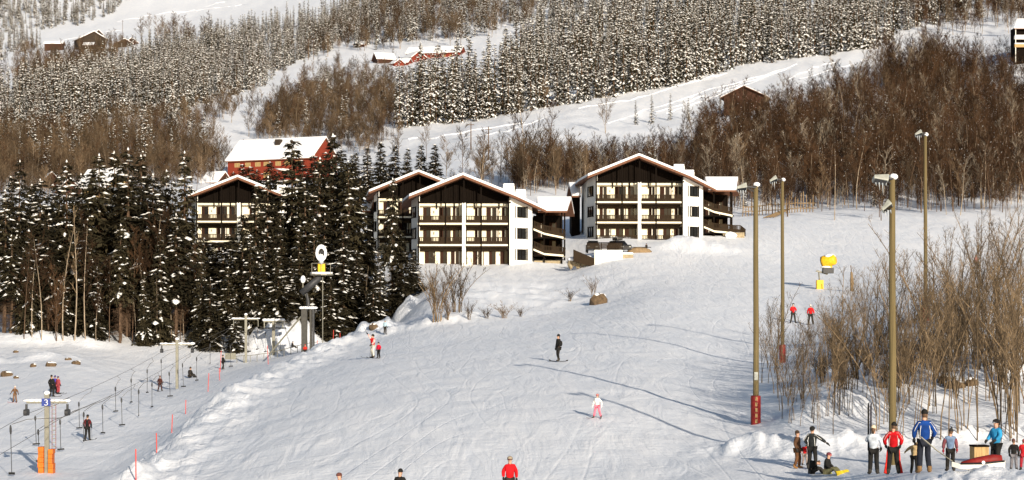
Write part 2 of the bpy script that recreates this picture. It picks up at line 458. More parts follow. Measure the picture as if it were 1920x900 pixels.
# ------------------------------------------------------------------ plant builders (meshes are shared by copies)
def spruce_meshes(seed, H, RB, c0, levels, nb, ns, snow, lump, near=True, dead=0.0, needles='needles'):
    """trunk, crown, snow meshes of a spruce of height H, crown radius RB, crown from c0*H up"""
    rnd = random.Random(seed)
    T, C, S = MB(), MB(), MB()
    bend = (rnd.uniform(-.25, .25), rnd.uniform(-.25, .25))
    def tx(z): return Vector((bend[0] * math.sin(z / H * 3), bend[1] * math.sin(z / H * 2.5), z))
    T.tube([tx(-.8), tx(H * .3), tx(H * .65), tx(H * .985)], [H * .0125, H * .010, H * .006, H * .0012], 6 if near else 4)
    lob = (rnd.uniform(0, 6), rnd.uniform(.5, 1.1), rnd.uniform(.7, 1.3), rnd.uniform(0, 6))
    side_bias = rnd.uniform(0, 2 * PI)
    for i in range(levels):
        t = (i + rnd.uniform(-.3, .3)) / levels
        t = min(max(t, 0), .985)
        z = H * (c0 + (1 - c0) * t)
        rad = RB * ((1 - t) ** .82) * (1.0 if t > .12 else .75 + 2 * t) + .12
        n_here = max(3, int(nb * (.45 + .55 * (1 - t)) + .5))
        a0 = rnd.uniform(0, 2 * PI)
        for k in range(n_here):
            a = a0 + 2 * PI * (k + rnd.uniform(-.3, .3)) / n_here
            L = rad * rnd.uniform(.62, 1.18) * (1 + .12 * math.cos(a - side_bias))
            if rnd.random() < .06: L *= 1.25
            out = Vector((math.cos(a), math.sin(a), 0)); sd = Vector((-out.y, out.x, 0))
            rise = .22 - .95 * (1 - t) + rnd.uniform(-.22, .16)
            zz = min(max(z + rnd.uniform(-.9, .9) * H * (1 - c0) / levels, 0), H * .985)
            L *= .80 + .34 * math.sin(a * 2 + lob[0] + zz * lob[1]) * math.sin(zz * lob[2] + lob[3] + a)
            b0 = tx(zz)
            def bp(s): return b0 + out * (L * s) + Vector((0, 0, L * (rise * s - .28 * s * s + .26 * s ** 3)))
            if near: C.cone(b0, bp(.8), .035 * (1 - t) + .012, 1)
            m = max(2, int(ns * (L / RB) ** .7))
            for j in range(m):
                s = .18 + .82 * (j + rnd.random()) / m
                p = bp(s)
                for sg in (-1, 1):
                    ln = (.26 + .30 * (1 - s)) * RB * rnd.uniform(.55, 1.0) * (.5 + .5 * (1 - t)) + .12
                    dv = (out * rnd.uniform(.35, .95) + sd * sg * rnd.uniform(.45, 1.0) + Vector((0, 0, rnd.uniform(-.62, .05)))).normalized()
                    w = dv.cross(Vector((rnd.uniform(-.5, .5), rnd.uniform(-.5, .5), 1))).normalized() * ln * rnd.uniform(.16, .28)
                    mid = p + dv * ln * .5
                    C.add([p, mid + w, p + dv * ln + Vector((0, 0, -.1 * ln)), mid - w], [(0, 1, 2, 3)])
                # hanging spray
                ln = RB * rnd.uniform(.12, .26) * (.4 + .6 * (1 - t)) + .08
                dv = Vector((rnd.uniform(-.3, .3), rnd.uniform(-.3, .3), -1)) + out * .25
                w = Vector((rnd.uniform(-1, 1), rnd.uniform(-1, 1), 0)).normalized() * ln * .32
                C.add([p - w, p + w, p + dv * ln], [(0, 1, 2)])
            # snow lying along the branch
            pat = .5 + .5 * math.sin(lob[3] + zz * .55 + 1.3 * math.sin(a + lob[0])) * math.cos(zz * .9 + a * 1.5 + lob[0])
            if rnd.random() < snow * (1 if not near else 2.6 * pat * pat):
                laden = near and rnd.random() < .45
                q = rnd.choice((3, 4, 5)) if laden else rnd.choice((1, 1, 2, 2)) if near else rnd.choice((1, 1, 2))
                sh = rnd.uniform(-.08, .08)
                for k2 in range(q):
                    s = (.35 + .6 * (k2 + rnd.random() * .8) / q) if laden else rnd.uniform(.35, .98)
                    p = bp(s) + sd * (sh + rnd.uniform(-.08, .08) if laden else rnd.uniform(-.16, .16)) * L * (1.2 - s)
                    tan = (bp(min(1, s + .05)) - bp(s - .05)).normalized()
                    la = lump * rnd.choice((.4, .55, .75, 1.0, 1.4)) * rnd.uniform(.8, 1.2) * (.45 + .55 * (1 - t))
                    lb = la * rnd.uniform(.35, .75)
                    S.octa(p + Vector((0, 0, .05 * lump)), (tan + sd * rnd.uniform(-.5, .5)) * la, sd * lb, Vector((0, 0, 1)) * la * rnd.uniform(.25, .42))
    if dead:
        for _ in range(int(60 * dead)):   # bare dead branches under the crown
            z = H * rnd.uniform(.06, c0 + .05)
            a = rnd.uniform(0, 2 * PI)
            L = rnd.uniform(.6, 2.0)
            p0 = tx(z)
            p1 = p0 + Vector((math.cos(a) * L, math.sin(a) * L, rnd.uniform(-.5, .15) * L))
            T.cone(p0, p1, .03)
            for _k in range(4):
                p = p0.lerp(p1, rnd.uniform(.3, .95))
                T.cone(p, p + Vector((rnd.uniform(-.6, .6), rnd.uniform(-.6, .6), rnd.uniform(-.5, .1))), .014)
    S.octa(tx(H * .985) + Vector((0, 0, .1)), Vector((.12, 0, 0)), Vector((0, .12, 0)), Vector((0, 0, .3)))
    return (T.mesh('trunk', M['bark']), C.mesh('crown', [M[needles], M['bark']]), S.mesh('snow', M['tree_snow'], True))

def join_meshes(name, ms, mats):
    mb = MB()
    for i, (m, off) in enumerate(ms):
        mb.add([v.co[:] for v in m.vertices], [tuple(p.vertices) for p in m.polygons])
        base = len(mb.mi) - len(m.polygons)
        for k, p in enumerate(m.polygons): mb.mi[base + k] = off + p.material_index
    return mb.mesh(name, mats)

def bare_meshes(seed, H, spread, nl, nt, nf, r0, up=(.5, 1.0), t0=.22, lean=.3, multi=1, tw=.016, specks=0, trunk_mat='bark_pale', twig_mat='twigs'):
    """leafless tree: trunk mesh and crown mesh (limbs, branches, twigs, a few specks of snow)"""
    rnd = random.Random(seed)
    T, C = MB(), MB()
    for q in range(multi):
        off = Vector((rnd.uniform(-.25, .25), rnd.uniform(-.25, .25), 0)) * (multi > 1)
        hh = H * (1 if q == 0 else rnd.uniform(.6, .95))
        dx, dy = rnd.uniform(-lean, lean) * (1 if multi == 1 else 1.8), rnd.uniform(-lean, lean)
        w1, w2 = rnd.uniform(-.03, .03) * hh, rnd.uniform(2, 5)
        def tp(t): return off + Vector((dx * hh * .3 * t * t + w1 * math.sin(w2 * t), dy * hh * .3 * t * t + w1 * math.cos(w2 * t) * t, hh * t))
        ts = [-.06, .15, .35, .55, .75, .9, 1.0]
        T.tube([tp(t) for t in ts], [r0 * (1.05 - t) ** .8 * hh / H + .006 for t in ts], 6, cap=False)
        for i in range(nl):
            t = t0 + (.97 - t0) * (i + rnd.random()) / nl
            a = rnd.uniform(0, 2 * PI)
            L = spread * (.35 + .75 * (1 - t)) * rnd.uniform(.6, 1.25) * hh / H
            u = rnd.uniform(*up)
            d1 = Vector((math.cos(a), math.sin(a), u * 1.6)).normalized()
            p0 = tp(t)
            p1 = p0 + d1 * L * .5
            d2 = (d1 + Vector((rnd.uniform(-.35, .35), rnd.uniform(-.35, .35), .35))).normalized()
            p2 = p1 + d2 * L * .5
            rr = r0 * .42 * (1.1 - t) + .006
            C.tube([p0, p1, p2], [rr, rr * .6, rr * .2 + .004], 3, 0, cap=False)
            for j in range(nt):
                s = rnd.uniform(.2, 1)
                b = p0.lerp(p1, s * 2) if s < .5 else p1.lerp(p2, s * 2 - 1)
                dv = (d1 * .8 + Vector((rnd.uniform(-1, 1), rnd.uniform(-1, 1), rnd.uniform(-.2, 1)))).normalized()
                l2 = L * rnd.uniform(.25, .55)
                e = b + dv * l2
                C.cone(b, e, tw * 1.25)
                for k in range(nf):
                    c = b.lerp(e, rnd.uniform(.15, .95))
                    dw = (dv + Vector((rnd.uniform(-1, 1), rnd.uniform(-1, 1), rnd.uniform(-.4, .9)))).normalized()
                    C.cone(c, c + dw * l2 * rnd.uniform(.35, .8), tw * .75)
            if specks and rnd.random() < specks:
                p = p1.lerp(p2, rnd.random())
                la = rnd.uniform(.06, .17)
                C.octa(p + Vector((0, 0, .05)), d1 * la, Vector((-d1.y, d1.x, 0)) * la * .6, Vector((0, 0, la * .6)), 1)
    return T.mesh('trunk', M[trunk_mat]), C.mesh('crown', [M[twig_mat], M['tree_snow']])

# near stand: low-crowned and bare-stemmed spruces of 20 m
SPR_LOW = [spruce_meshes(100 + i, 20, 3.9 + .3 * (i % 3), .04, 32, 10, 7, .38, .72) for i in range(4)]
SPR_HIGH = [spruce_meshes(120 + i, 20, 3.2 + .3 * (i % 3), .28 + .05 * i, 25, 9, 7, .36, .66, dead=3.5) for i in range(4)]
# hillside forest: heavy snow
SPR_FAR = [spruce_meshes(140 + i, 18, 2.35 + .3 * (i % 3), .06, 19, 7, 3, .78, .66, near=False, needles='needles_far') for i in range(6)]
SPR_FAR_ONE = [join_meshes('spruce', ((t, 0), (c, 1), (s, 3)), [M['bark'], M['needles_far'], M['bark'], M['tree_snow']]) for t, c, s in SPR_FAR]
BARE = [bare_meshes(200 + i, 11, (3.0, 3.9, 3.4, 4.4, 2.7, 3.6, 3.2, 4.0, 3.0)[i], (19, 16, 21, 15, 20, 18, 14, 17, 22)[i], 7, 5, .07, lean=.3 + .07 * i, t0=(.2, .35, .15, .3, .25, .4, .3, .2, .1)[i], tw=.024, specks=(.2, .1, .3, .1, .12, .2, .5, .1, .15)[i], multi=(1, 1, 2, 1, 1, 1, 1, 2, 1)[i],
        trunk_mat=('bark', 'birch', 'bark', 'bark_pale', 'bark', 'bark', 'birch', 'bark', 'bark')[i], twig_mat=('twigs', 'twigs', 'twigs', 'twigs', 'twigs', 'twigs', 'twigs_frost', 'twigs', 'twigs_tan')[i]) for i in range(9)]
BARE_TAN = [bare_meshes(220 + i, 9, (3.4, 4.2, 3.0, 3.8, 3.2)[i], (18, 15, 20, 16, 18)[i], 7, 5, .06, lean=.3 + .1 * i, tw=.024, specks=.12, multi=1 + i % 2, trunk_mat=('bark', 'bark_pale')[i % 2], twig_mat=('twigs_tan', 'twigs_tan', 'twigs', 'twigs_tan', 'twigs_frost')[i]) for i in range(5)]
SAP = [bare_meshes(240 + i, 6, 1.35, 14, 4, 3, .0195, up=(.9, 1.8), t0=.34, lean=.95, tw=.0056, multi=(1, 2, 2, 1, 3, 2)[i % 6], trunk_mat='stem', twig_mat='stem') for i in range(12)]
SHRUB = [bare_meshes(260 + i, 2.6, 1.0, 9, 4, 3, .022, up=(.8, 1.8), t0=.08, lean=1.6, tw=.008, multi=9, trunk_mat='stem', twig_mat='twigs_tan') for i in range(3)]
BIRCH = [bare_meshes(280 + i, 12, 1.8, 13, 5, 4, .075, up=(.8, 1.6), t0=.35, lean=.5, tw=.013, specks=.15, trunk_mat='birch', twig_mat='stem') for i in range(4)]

def plant(name, parts, loc, h, h0, label, cat, group=None, wx=1.0, names=('trunk', 'crown', 'snow')):
    s = h / h0
    root = empty(name, loc, random.uniform(0, 2 * PI), label, cat, group, (s * wx, s * wx, s))
    for nm, m in zip(names, parts):
        q = link(nm, m, root)
        if nm == 'snow': q['kind'] = 'stuff'
    return root

def in_poly(px, py, poly):
    r = np.zeros(len(px), bool)
    n_ = len(poly)
    for i in range(n_):
        x0, y0 = poly[i]; x1, y1 = poly[(i + 1) % n_]
        c = ((y0 > py) != (y1 > py)) & (px < (x1 - x0) * (py - y0) / ((y1 - y0) or 1e-9) + x0)
        r ^= c
    return r
# table of ground rows for quick look-ups over the hillside
_TP = np.linspace(-160, 2080, 225)
_TD = np.exp(np.linspace(math.log(300), math.log(2300), 420))
_tp, _td = np.meshgrid(_TP, _TD)
_TZ = height((_tp - CX) / F * _td, _td)
_TR = HR - F * _TZ / _td
def hill(px, row, dmin=300):
    """ground points of the hillside under (column, row) arrays; unseen ones dropped"""
    out = []
    ci = np.clip(np.round((px + 160) / 10).astype(int), 0, 224)
    for p, r, c in zip(px, row, ci):
        col = _TR[:, c]
        idx = np.where((col <= r) & (_TD >= dmin))[0]
        if len(idx): out.append((p, r, _TD[idx[0]]))
    return out
def scatter(poly, n_, rng, dmin=300):
    xs = [q[0] for q in poly]; ys = [q[1] for q in poly]
    px = rng.uniform(min(xs), max(xs), n_ * 30); py = rng.uniform(min(ys), max(ys), n_ * 30)
    k = in_poly(px, py, poly)
    return hill(px[k][:n_], py[k][:n_], dmin)

def point_forest(name, pts, srcs, kind_label):
    """pts: x, y, z, scale, rotation; one object whose geometry nodes set the given tree meshes on its points"""
    me = bpy.data.meshes.new(name)
    me.from_pydata([p[:3] for p in pts], [], [])
    for an, ty, k in (('size', 'FLOAT', 3), ('turn', 'FLOAT', 4)):
        at_ = me.attributes.new(an, ty, 'POINT')
        at_.data.foreach_set('value', [p[k] for p in pts])
    at_ = me.attributes.new('sort', 'INT', 'POINT')
    at_.data.foreach_set('value', [i % len(srcs) for i in range(len(pts))])
    o = link(name, me)
    g = bpy.data.node_groups.new(name, 'GeometryNodeTree')
    g.interface.new_socket('Geometry', in_out='INPUT', socket_type='NodeSocketGeometry')
    g.interface.new_socket('Geometry', in_out='OUTPUT', socket_type='NodeSocketGeometry')
    gi, go = g.nodes.new('NodeGroupInput'), g.nodes.new('NodeGroupOutput')
    jn = g.nodes.new('GeometryNodeJoinGeometry')
    def attr(nm, ty):
        a = g.nodes.new('GeometryNodeInputNamedAttribute'); a.data_type = ty
        a.inputs['Name'].default_value = nm
        return a.outputs['Attribute']
    sz, tn, so = attr('size', 'FLOAT'), attr('turn', 'FLOAT'), attr('sort', 'INT')
    cx = g.nodes.new('ShaderNodeCombineXYZ'); g.links.new(tn, cx.inputs['Z'])
    for i, sobs in enumerate(srcs):
        cmp_ = g.nodes.new('FunctionNodeCompare'); cmp_.data_type = 'INT'; cmp_.operation = 'EQUAL'
        g.links.new(so, cmp_.inputs[2]); cmp_.inputs[3].default_value = i
        ij = g.nodes.new('GeometryNodeJoinGeometry')
        for so_ in sobs:
            oi = g.nodes.new('GeometryNodeObjectInfo'); oi.transform_space = 'ORIGINAL'
            oi.inputs['Object'].default_value = so_
            oi.inputs['As Instance'].default_value = False
            g.links.new(oi.outputs['Geometry'], ij.inputs[0])
        g2i = g.nodes.new('GeometryNodeGeometryToInstance'); g.links.new(ij.outputs[0], g2i.inputs[0])
        ip = g.nodes.new('GeometryNodeInstanceOnPoints')
        g.links.new(gi.outputs[0], ip.inputs['Points'])
        g.links.new(cmp_.outputs[0], ip.inputs['Selection'])
        g.links.new(g2i.outputs[0], ip.inputs['Instance'])
        g.links.new(cx.outputs[0], ip.inputs['Rotation'])
        g.links.new(sz, ip.inputs['Scale'])
        g.links.new(ip.outputs[0], jn.inputs[0])
    g.links.new(jn.outputs[0], go.inputs[0])
    md = o.modifiers.new('trees', 'NODES'); md.node_group = g
    o['kind'] = 'stuff'
    o['label'] = kind_label
    return o
# ------------------------------------------------------------------ forests, woods, stand, saplings
rng = np.random.default_rng(5)
def heights(n_, a, b_): return rng.uniform(a, b_, n_)

# the near stand of dark spruces: column, top row, distance, crown type, width
STAND = [(8,355,243,'H',1),(38,300,252,'H',.9),(75,335,256,'H',.9),(92,400,244,'H',1),(125,300,247,'H',1),(152,325,257,'H',1.1),(186,288,250,'H',1),(213,283,257,'H',1),
 (240,277,246,'H',1),(264,290,256,'H',1),(287,325,246,'H',1),(312,318,258,'H',1),(345,283,247,'H',.95),(55,430,241,'L',.8),(165,410,242,'L',.8),(225,420,241,'H',.9),(300,430,241,'L',.75),
 (378,470,240,'L',.7),(330,400,242,'H',.9),(20,440,241,'H',.9),(395,520,238,'L',.7),
 (428,500,242,'L',.8),(455,400,243,'L',.85),(480,345,247,'L',1),(503,330,252,'L',1),(525,395,243,'L',.95),(548,258,260,'L',1),(572,340,250,'L',1.1),(600,295,254,'L',1.1),(625,250,258,'L',1.2),
 (652,300,254,'L',1),(590,410,243,'L',.9),(642,420,243,'L',.9),(560,430,241,'L',.85),(676,330,262,'L',1),(735,333,246,'H',.85),(712,480,243,'L',.7),(775,470,250,'L',.75),(752,440,246,'L',.75),(792,530,246,'L',.7),
 (668,470,247,'L',.8),(495,450,240,'L',.8),(620,520,238,'L',.8),(440,560,236,'L',.7)]
STAND += [(383,446,262,'L',1.2),(406,452,258,'L',1.2),(430,440,255,'L',1.2),(395,458,270,'L',1.4),(418,470,246,'L',1.2),(372,450,256,'L',1.1),(60,345,262,'L',1),(110,330,264,'L',1),(170,320,266,'L',1.1),(228,315,264,'L',1.1),(275,330,265,'L',1.1),(325,340,266,'L',.9),(15,370,262,'L',1),(200,350,252,'L',1),(250,360,251,'L',1),(140,380,250,'L',.9),(295,380,250,'L',.9),(100,420,248,'L',.9),(350,420,250,'L',.7),(45,470,246,'L',.7),(182,500,240,'L',.6),(270,510,240,'L',.6),(120,520,240,'L',.55),
 (520,470,238,'L',.9),(545,480,239,'L',.8),(580,360,262,'L',1.1),(610,400,248,'L',1.1),(470,440,241,'L',.9),(655,380,258,'L',1.1),(690,430,262,'L',.9),(700,520,240,'L',.6),(765,560,243,'L',.6)]
STAND_LABEL = {548:'slim spruce whose dark spire rises in front of the red barn', 625:'tallest and broadest snow flecked spruce beside the gable of the red barn',
 735:'bare stemmed spruce standing in front of the half hidden rear chalet', 345:'tall bare stemmed spruce just left of the half hidden left chalet',
 792:'small low spruce at the right end of the near stand', 8:'spruce at the far left edge of the near stand', 480:'broad snow laden spruce covering the right half of the left chalet'}
SI = 0
for px, top, d, ty, wx in STAND:
    g = gp(px, d)
    h = (HR - top) * d / F - g.z
    src = (SPR_LOW if ty == 'L' else SPR_HIGH)[SI % 4]
    SI += 1
    if px in STAND_LABEL: lb = STAND_LABEL[px]
    else:
        zone = next(z_ for q_, z_ in ((75, 'at the left end of the near stand'), (140, 'behind the pair of pale birch stems in the near stand'), (200, 'just right of the pale birch stems in the near stand'), (270, 'in the middle of the left half of the near stand'), (362, 'left of the half hidden left chalet'), (450, 'low down before the half hidden left chalet'), (535, 'between the left chalet and the red barn gable'), (590, 'left of the snow gun mast'), (660, 'behind the snow gun mast'), (2000, 'right of the snow gun mast before the rear chalet')) if px < q_)
        lb = ('bare stemmed dark spruce ' if ty == 'H' else 'low branched dark spruce ') + zone
    plant('spruce_tree', src, g, h, 20, lb, 'spruce', 'spruces of the near stand', (wx * 20 / h * .5 + wx * .5) * (.85, 1.1, .95, 1.25, 1.0, 1.15)[SI % 6])
# spruces behind the stand, between the chalets and the barn
for i, (px, top, d) in enumerate([(688,275,345),(715,266,350),(742,272,355),(765,278,345),(790,270,350),(815,270,345),(668,285,362),(455,308,332),(482,318,336),(505,303,330),(425,332,341),(660,290,340),(438,322,335),(468,312,330),(520,322,328),(566,300,330),(590,290,335),(612,285,340),(640,280,350),
        (20,330,292),(62,350,292),(100,345,300),(175,330,298),(225,310,300),(300,345,297),(140,350,285),(250,340,290),(345,370,290),(0,370,300)]):
    g = gp(px, d); h = (HR - top) * d / F - g.z
    plant('spruce_tree', SPR_LOW[i % 4], g, h, 20, 'mid sized spruce in the row behind the chalets and below the red barn' if px > 400 else 'dark spruce deep inside the left part of the stand', 'spruce', 'spruces behind the near stand', 1.9 if 420 < px < 650 else 1.35)
# lone spruces of the hillside: column, base row, top row, label
for px, base, top, lb in [(524,256,195,'lone dark spruce standing in brown scrub above the red barn'),(375,277,225,'small lone spruce on the snowy slope left of the red barn'),(316,262,205,'single snowy spruce in the brown scrub of the left hillside'),
        (240,216,140,'large pale snow loaded spruce at the front of the left forest'),(60,238,165,'tall snow loaded spruce at the left end of the left forest'),(400,262,245,'tiny spruce on the snow slope beside the lone spruce'),
        (1192,232,188,'bushy young pine nearest the bare round tree on the field edge'),(1222,232,178,'dark young spruce second along the field edge'),(1257,226,174,'neat pointed young spruce standing clear on the field edge'),
        (1291,224,182,'narrow young spruce right of the neat pointed one on the field edge'),(1322,222,178,'tousled young pine just below the ski tracks on the field'),(1350,212,172,'broad young pine left of the brown cabin'),
        (1374,205,172,'small young pine nearest the brown cabin'),(1415,192,166,'tiny red brown pine tip behind the roof of the cabin'),(705,95,62,'dark spruce beside the red farm on the hill')]:
    g = hill(np.array([px]), np.array([base]), 400)[0]
    p = gp(px, g[2]); h = (base - top) * g[2] / F
    plant('spruce_tree', SPR_FAR[int(px) % 6], p, h, 18, lb, 'spruce', wx=1.15)

# polygons in (column, base row): the snowy forests
FOREST = [
 ([(-30,262),(130,262),(250,240),(345,250),(410,300),(330,315),(160,335),(-30,338)], 110, 5, 12),
 ([(478,262),(520,190),(570,165),(745,170),(745,236),(620,268)], 48, 4, 11),
 ([(520,190),(570,165),(745,160),(745,185),(560,200)], 24, 7, 13),
 ([(1000,345),(1180,326),(1420,250),(1680,150),(1960,200),(1960,390),(1330,390)], 34, 5, 10),
 ([(742,243),(900,226),(1100,190),(1250,166),(1400,122),(1560,104),(1662,86),(1690,60),(1800,40),(1940,20),(1940,-70),(980,-70),(1015,50),(950,125),(900,165),(830,190),(760,205)], 1600, 15, 21),
 ([(-30,262),(60,250),(135,256),(250,216),(330,226),(400,192),(480,172),(560,120),(655,70),(740,20),(760,-60),(700,-60),(640,28),(560,50),(470,68),(400,84),(300,102),(250,124),(225,140),(110,170),(-30,222)], 1750, 11, 16),
 ([(-30,62),(88,56),(172,46),(232,18),(300,-40),(300,-70),(-30,-70)], 560, 12, 17),
 ([(-30,130),(30,100),(85,90),(40,60),(-30,60)], 60, 11, 15),
 ([(575,115),(650,92),(720,84),(870,74),(930,62),(1010,40),(980,-70),(740,-70),(700,20)], 480, 11, 16)]
FP = []
for poly, n_, h0, h1 in FOREST:
    for p, r, d in scatter(poly, n_, rng):
        FP.append((p, r, d, rng.uniform(h0, h1) * rng.uniform(.6, 1.15)))
# a crisp front row along the edge of the big forest
for a, b_ in (((742,243),(900,228)), ((900,228),(1100,191)), ((1100,191),(1250,166)), ((1250,166),(1400,124)), ((1400,124),(1560,105)), ((1560,105),(1662,88))):
    k = max(3, int((b_[0] - a[0]) / 12))
    t = (np.arange(k) + rng.uniform(.1, .9, k)) / k
    for p, r, d in hill(a[0] + (b_[0] - a[0]) * t, a[1] + (b_[1] - a[1]) * t - rng.uniform(0, 5, k)): FP.append((p, r, d, rng.uniform(15, 21)))
FP.sort(key=lambda q: -q[3] / q[2])
NI = 210
gx = np.array([(q[0] - CX) / F * q[2] for q in FP]); gy = np.array([q[2] for q in FP]); gzv = height(gx, gy)
for i, q in enumerate(FP[:NI]):
    zn = next(z_ for q_, z_ in ((950, 'near the red farm'), (1150, 'above the front chalet'), (1400, 'above the right chalet'), (1580, 'above the crossing ski tracks'), (3000, 'at the right end of the sloping field')) if q[0] < q_)
    lb, gr = ('tall snow laden spruce of the upper forest ' + zn, 'spruces of the upper forest')
    if q[0] < 740 and q[1] > 60: lb, gr = ('snow dusted spruce of the left hillside forest', 'spruces of the left forest')
    root = empty('spruce_tree', (gx[i], gy[i], gzv[i]), rng.uniform(0, 6.28), lb, 'spruce', gr, q[3] / 18)
    for nm, m in zip(('trunk', 'crown', 'snow'), SPR_FAR[i % 6]):
        o = link(nm, m, root)
        if nm == 'snow': o['kind'] = 'stuff'
srcs = []
for i in range(6): srcs.append([c for c in [o for o in COL.objects if o.type == 'MESH' and o.data in SPR_FAR[i]][:3]])
srcs = []
for i in range(6):
    s3 = []
    for m in SPR_FAR[i]: s3.append(next(o for o in COL.objects if o.type == 'MESH' and o.data == m))
    srcs.append(s3)
point_forest('spruce_forest', [(gx[i], gy[i], gzv[i], FP[i][3] / 18, rng.uniform(0, 6.28)) for i in range(NI, len(FP))], srcs, 'snow laden spruces of the far forest reading as one mass')

# bare woods: polygons, count, mesh family, heights
WOODS = [
 ([(1300,300),(1345,272),(1420,250),(1500,222),(1600,188),(1680,150),(1780,138),(1862,158),(1900,185),(1960,200),(1960,396),(1330,396),(1310,352)], 1330, 'B', 7, 12.5),
 ([(965,352),(1050,338),(1180,322),(1300,296),(1320,352),(1120,352),(960,360)], 260, 'B', 4.5, 7.5),
 ([(1660,150),(1700,140),(1760,138),(1800,150),(1790,190),(1660,200)], 80, 'B', 11, 15),
 ([(-30,262),(130,262),(250,240),(330,238),(420,205),(470,190),(440,215),(350,250),(345,275),(410,300),(330,315),(160,335),(-30,338)], 520, 'T', 3, 8.5),
 ([(478,262),(490,230),(520,190),(570,165),(610,152),(700,148),(745,170),(745,236),(690,252),(620,268),(500,268)], 400, 'T', 3, 9),
 ([(20,145),(110,118),(160,104),(240,92),(225,116),(160,150),(60,165)], 260, 'T', 6, 9),
 ([(285,78),(300,70),(390,66),(420,74),(330,88)], 24, 'T', 9, 14),
 ([(560,110),(700,96),(860,76),(990,48),(1000,-30),(760,-30),(640,60)], 260, 'T', 8, 13),
 ([(1690,62),(1930,58),(1930,-30),(1690,-20)], 200, 'B', 10, 15),
 ([(960,346),(1100,330),(1090,345),(960,356)], 40, 'T', 6, 9),
 ([(820,345),(960,330),(1000,335),(960,352)], 10, 'T', 7, 10),
 ([(-30,300),(330,298),(420,292),(412,335),(330,362),(-30,372)], 260, 'T', 4, 8),
 ([(600,268),(690,256),(760,242),(750,262),(690,292),(640,290)], 40, 'T', 4, 8),
 ([(425,330),(400,300),(330,330),(380,345)], 12, 'T', 4, 7),
 ([(560,140),(600,128),(740,130),(740,146),(600,152)], 22, 'T', 4, 6),
 ([(90,100),(60,90),(30,112),(60,112)], 22, 'T', 5, 8),
 ([(1860,130),(1900,112),(1930,120),(1930,170),(1870,160)], 26, 'B', 5, 8)]
BP = []
for poly, n_, fam, h0, h1 in WOODS:
    for p, r, d in scatter(poly, n_, rng):
        q = hill(np.array([p + rng.normal(0, 20)]), np.array([r + rng.normal(0, 8)]))
        if q: BP.append((*q[0], rng.uniform(h0, h1), fam))
    for p, r, d in scatter(poly, int(n_ * 1.5), rng): BP.append((p, r, d, rng.uniform(.25, .5) * h1, fam))     # underwood
NAMED = [(1135,250,180,'T','round crowned bare tree standing alone at the lower edge of the field'),(1030,285,190,'T','tall bare birch in front of the end of the big forest'),(962,295,215,'T','bare tree with forked stem beside two thin poles'),
  (905,345,265,'T','slender bare tree behind the front chalet'),(925,342,275,'T','bare forked tree above the chimney of the front chalet'),(800,300,235,'T','misty bare birch below the corner of the big forest'),(985,350,190,'T','tall bare birch behind the front chalet gable'),
  (875,205,120,'T','reddish bare tree against the big forest'),(1020,205,150,'T','red brown bare crown against the edge of the big forest')]
for px, base, top, fam, lb in NAMED:
    g = hill(np.array([px]), np.array([base]), 330)[0]
    plant('bare_tree', BARE_TAN[int(px) % 4], gp(px, g[2]), (base - top) * g[2] / F, 9, lb, 'bare tree', wx=.9)
BP.sort(key=lambda q: -q[3] / q[2])
NB = 280
bx = np.array([(q[0] - CX) / F * q[2] for q in BP]); by = np.array([q[2] for q in BP]); bz = height(bx, by)
for i, q in enumerate(BP[:NB]):
    fam = BARE if q[4] == 'B' else BARE_TAN
    zn = next(z_ for q_, z_ in ((1200, 'behind the front chalet'), (1400, 'right behind the right chalet'), (1560, 'below the brown cabin'), (1720, 'between cabin and tallest light pole'), (3000, 'right of the tallest light pole')) if q[0] < q_)
    lb, gr = (('leafless red brown tree of the wood ' + zn, 'bare trees of the brown wood') if q[4] == 'B' else ('leafless pale brown tree of the hillside scrub', 'bare trees of the hillside scrub'))
    root = empty('bare_tree', (bx[i], by[i], bz[i]), rng.uniform(0, 6.28), lb, 'bare tree', gr, q[3] / (11 if q[4] == 'B' else 9))
    for nm, m in zip(('trunk', 'crown'), fam[i % len(fam)]): link(nm, m, root)
for fam, k, h0, nm, lb in ((BARE, 'B', 11, 'bare_wood', 'leafless red brown wood reading as one mass'), (BARE_TAN, 'T', 9, 'bare_scrub', 'leafless pale brown hillside scrub reading as one mass')):
    srcs = [[next((o for o in COL.objects if o.type == 'MESH' and o.data == m), None) for m in two] for two in fam]
    srcs = [s for s in srcs if all(s)]
    point_forest(nm, [(bx[i], by[i], bz[i], BP[i][3] / h0, rng.uniform(0, 6.28)) for i in range(NB, len(BP)) if BP[i][4] == k], srcs, lb)

# birches and thin stems in and before the stand: column, base row, top row, lean label
for i, (px, base, top) in enumerate([(118,640,430),(140,640,390),(272,645,480),(292,648,520),(321,645,500),(440,620,570),(684,612,500),(712,612,470),(60,636,470),(255,645,520),(345,640,540),(420,610,540)]):
    g = hit(px, base, 225, 262)
    plant('birch_tree', BIRCH[i % 4], g, (base - top) * g.y / F, 12, 'thin pale birch stem before the dark stand of spruces', 'birch', 'thin birches before the stand', .8)
for i, (px, base, top) in enumerate([(45,640,470),(78,642,450),(105,640,500),(160,640,430),(205,642,480),(248,642,440),(262,640,500),(283,644,410),(296,642,460),(318,640,430),(338,642,500),(362,640,470),(228,640,520),(180,640,540)]):
    g = hit(px, base, 225, 262)
    plant('bare_tree', BARE[i % 6], g, (base - top) * g.y / F, 11, 'brown leafless tree among the dark stems in the left half of the stand', 'bare tree', 'bare trees in the stand', .75)
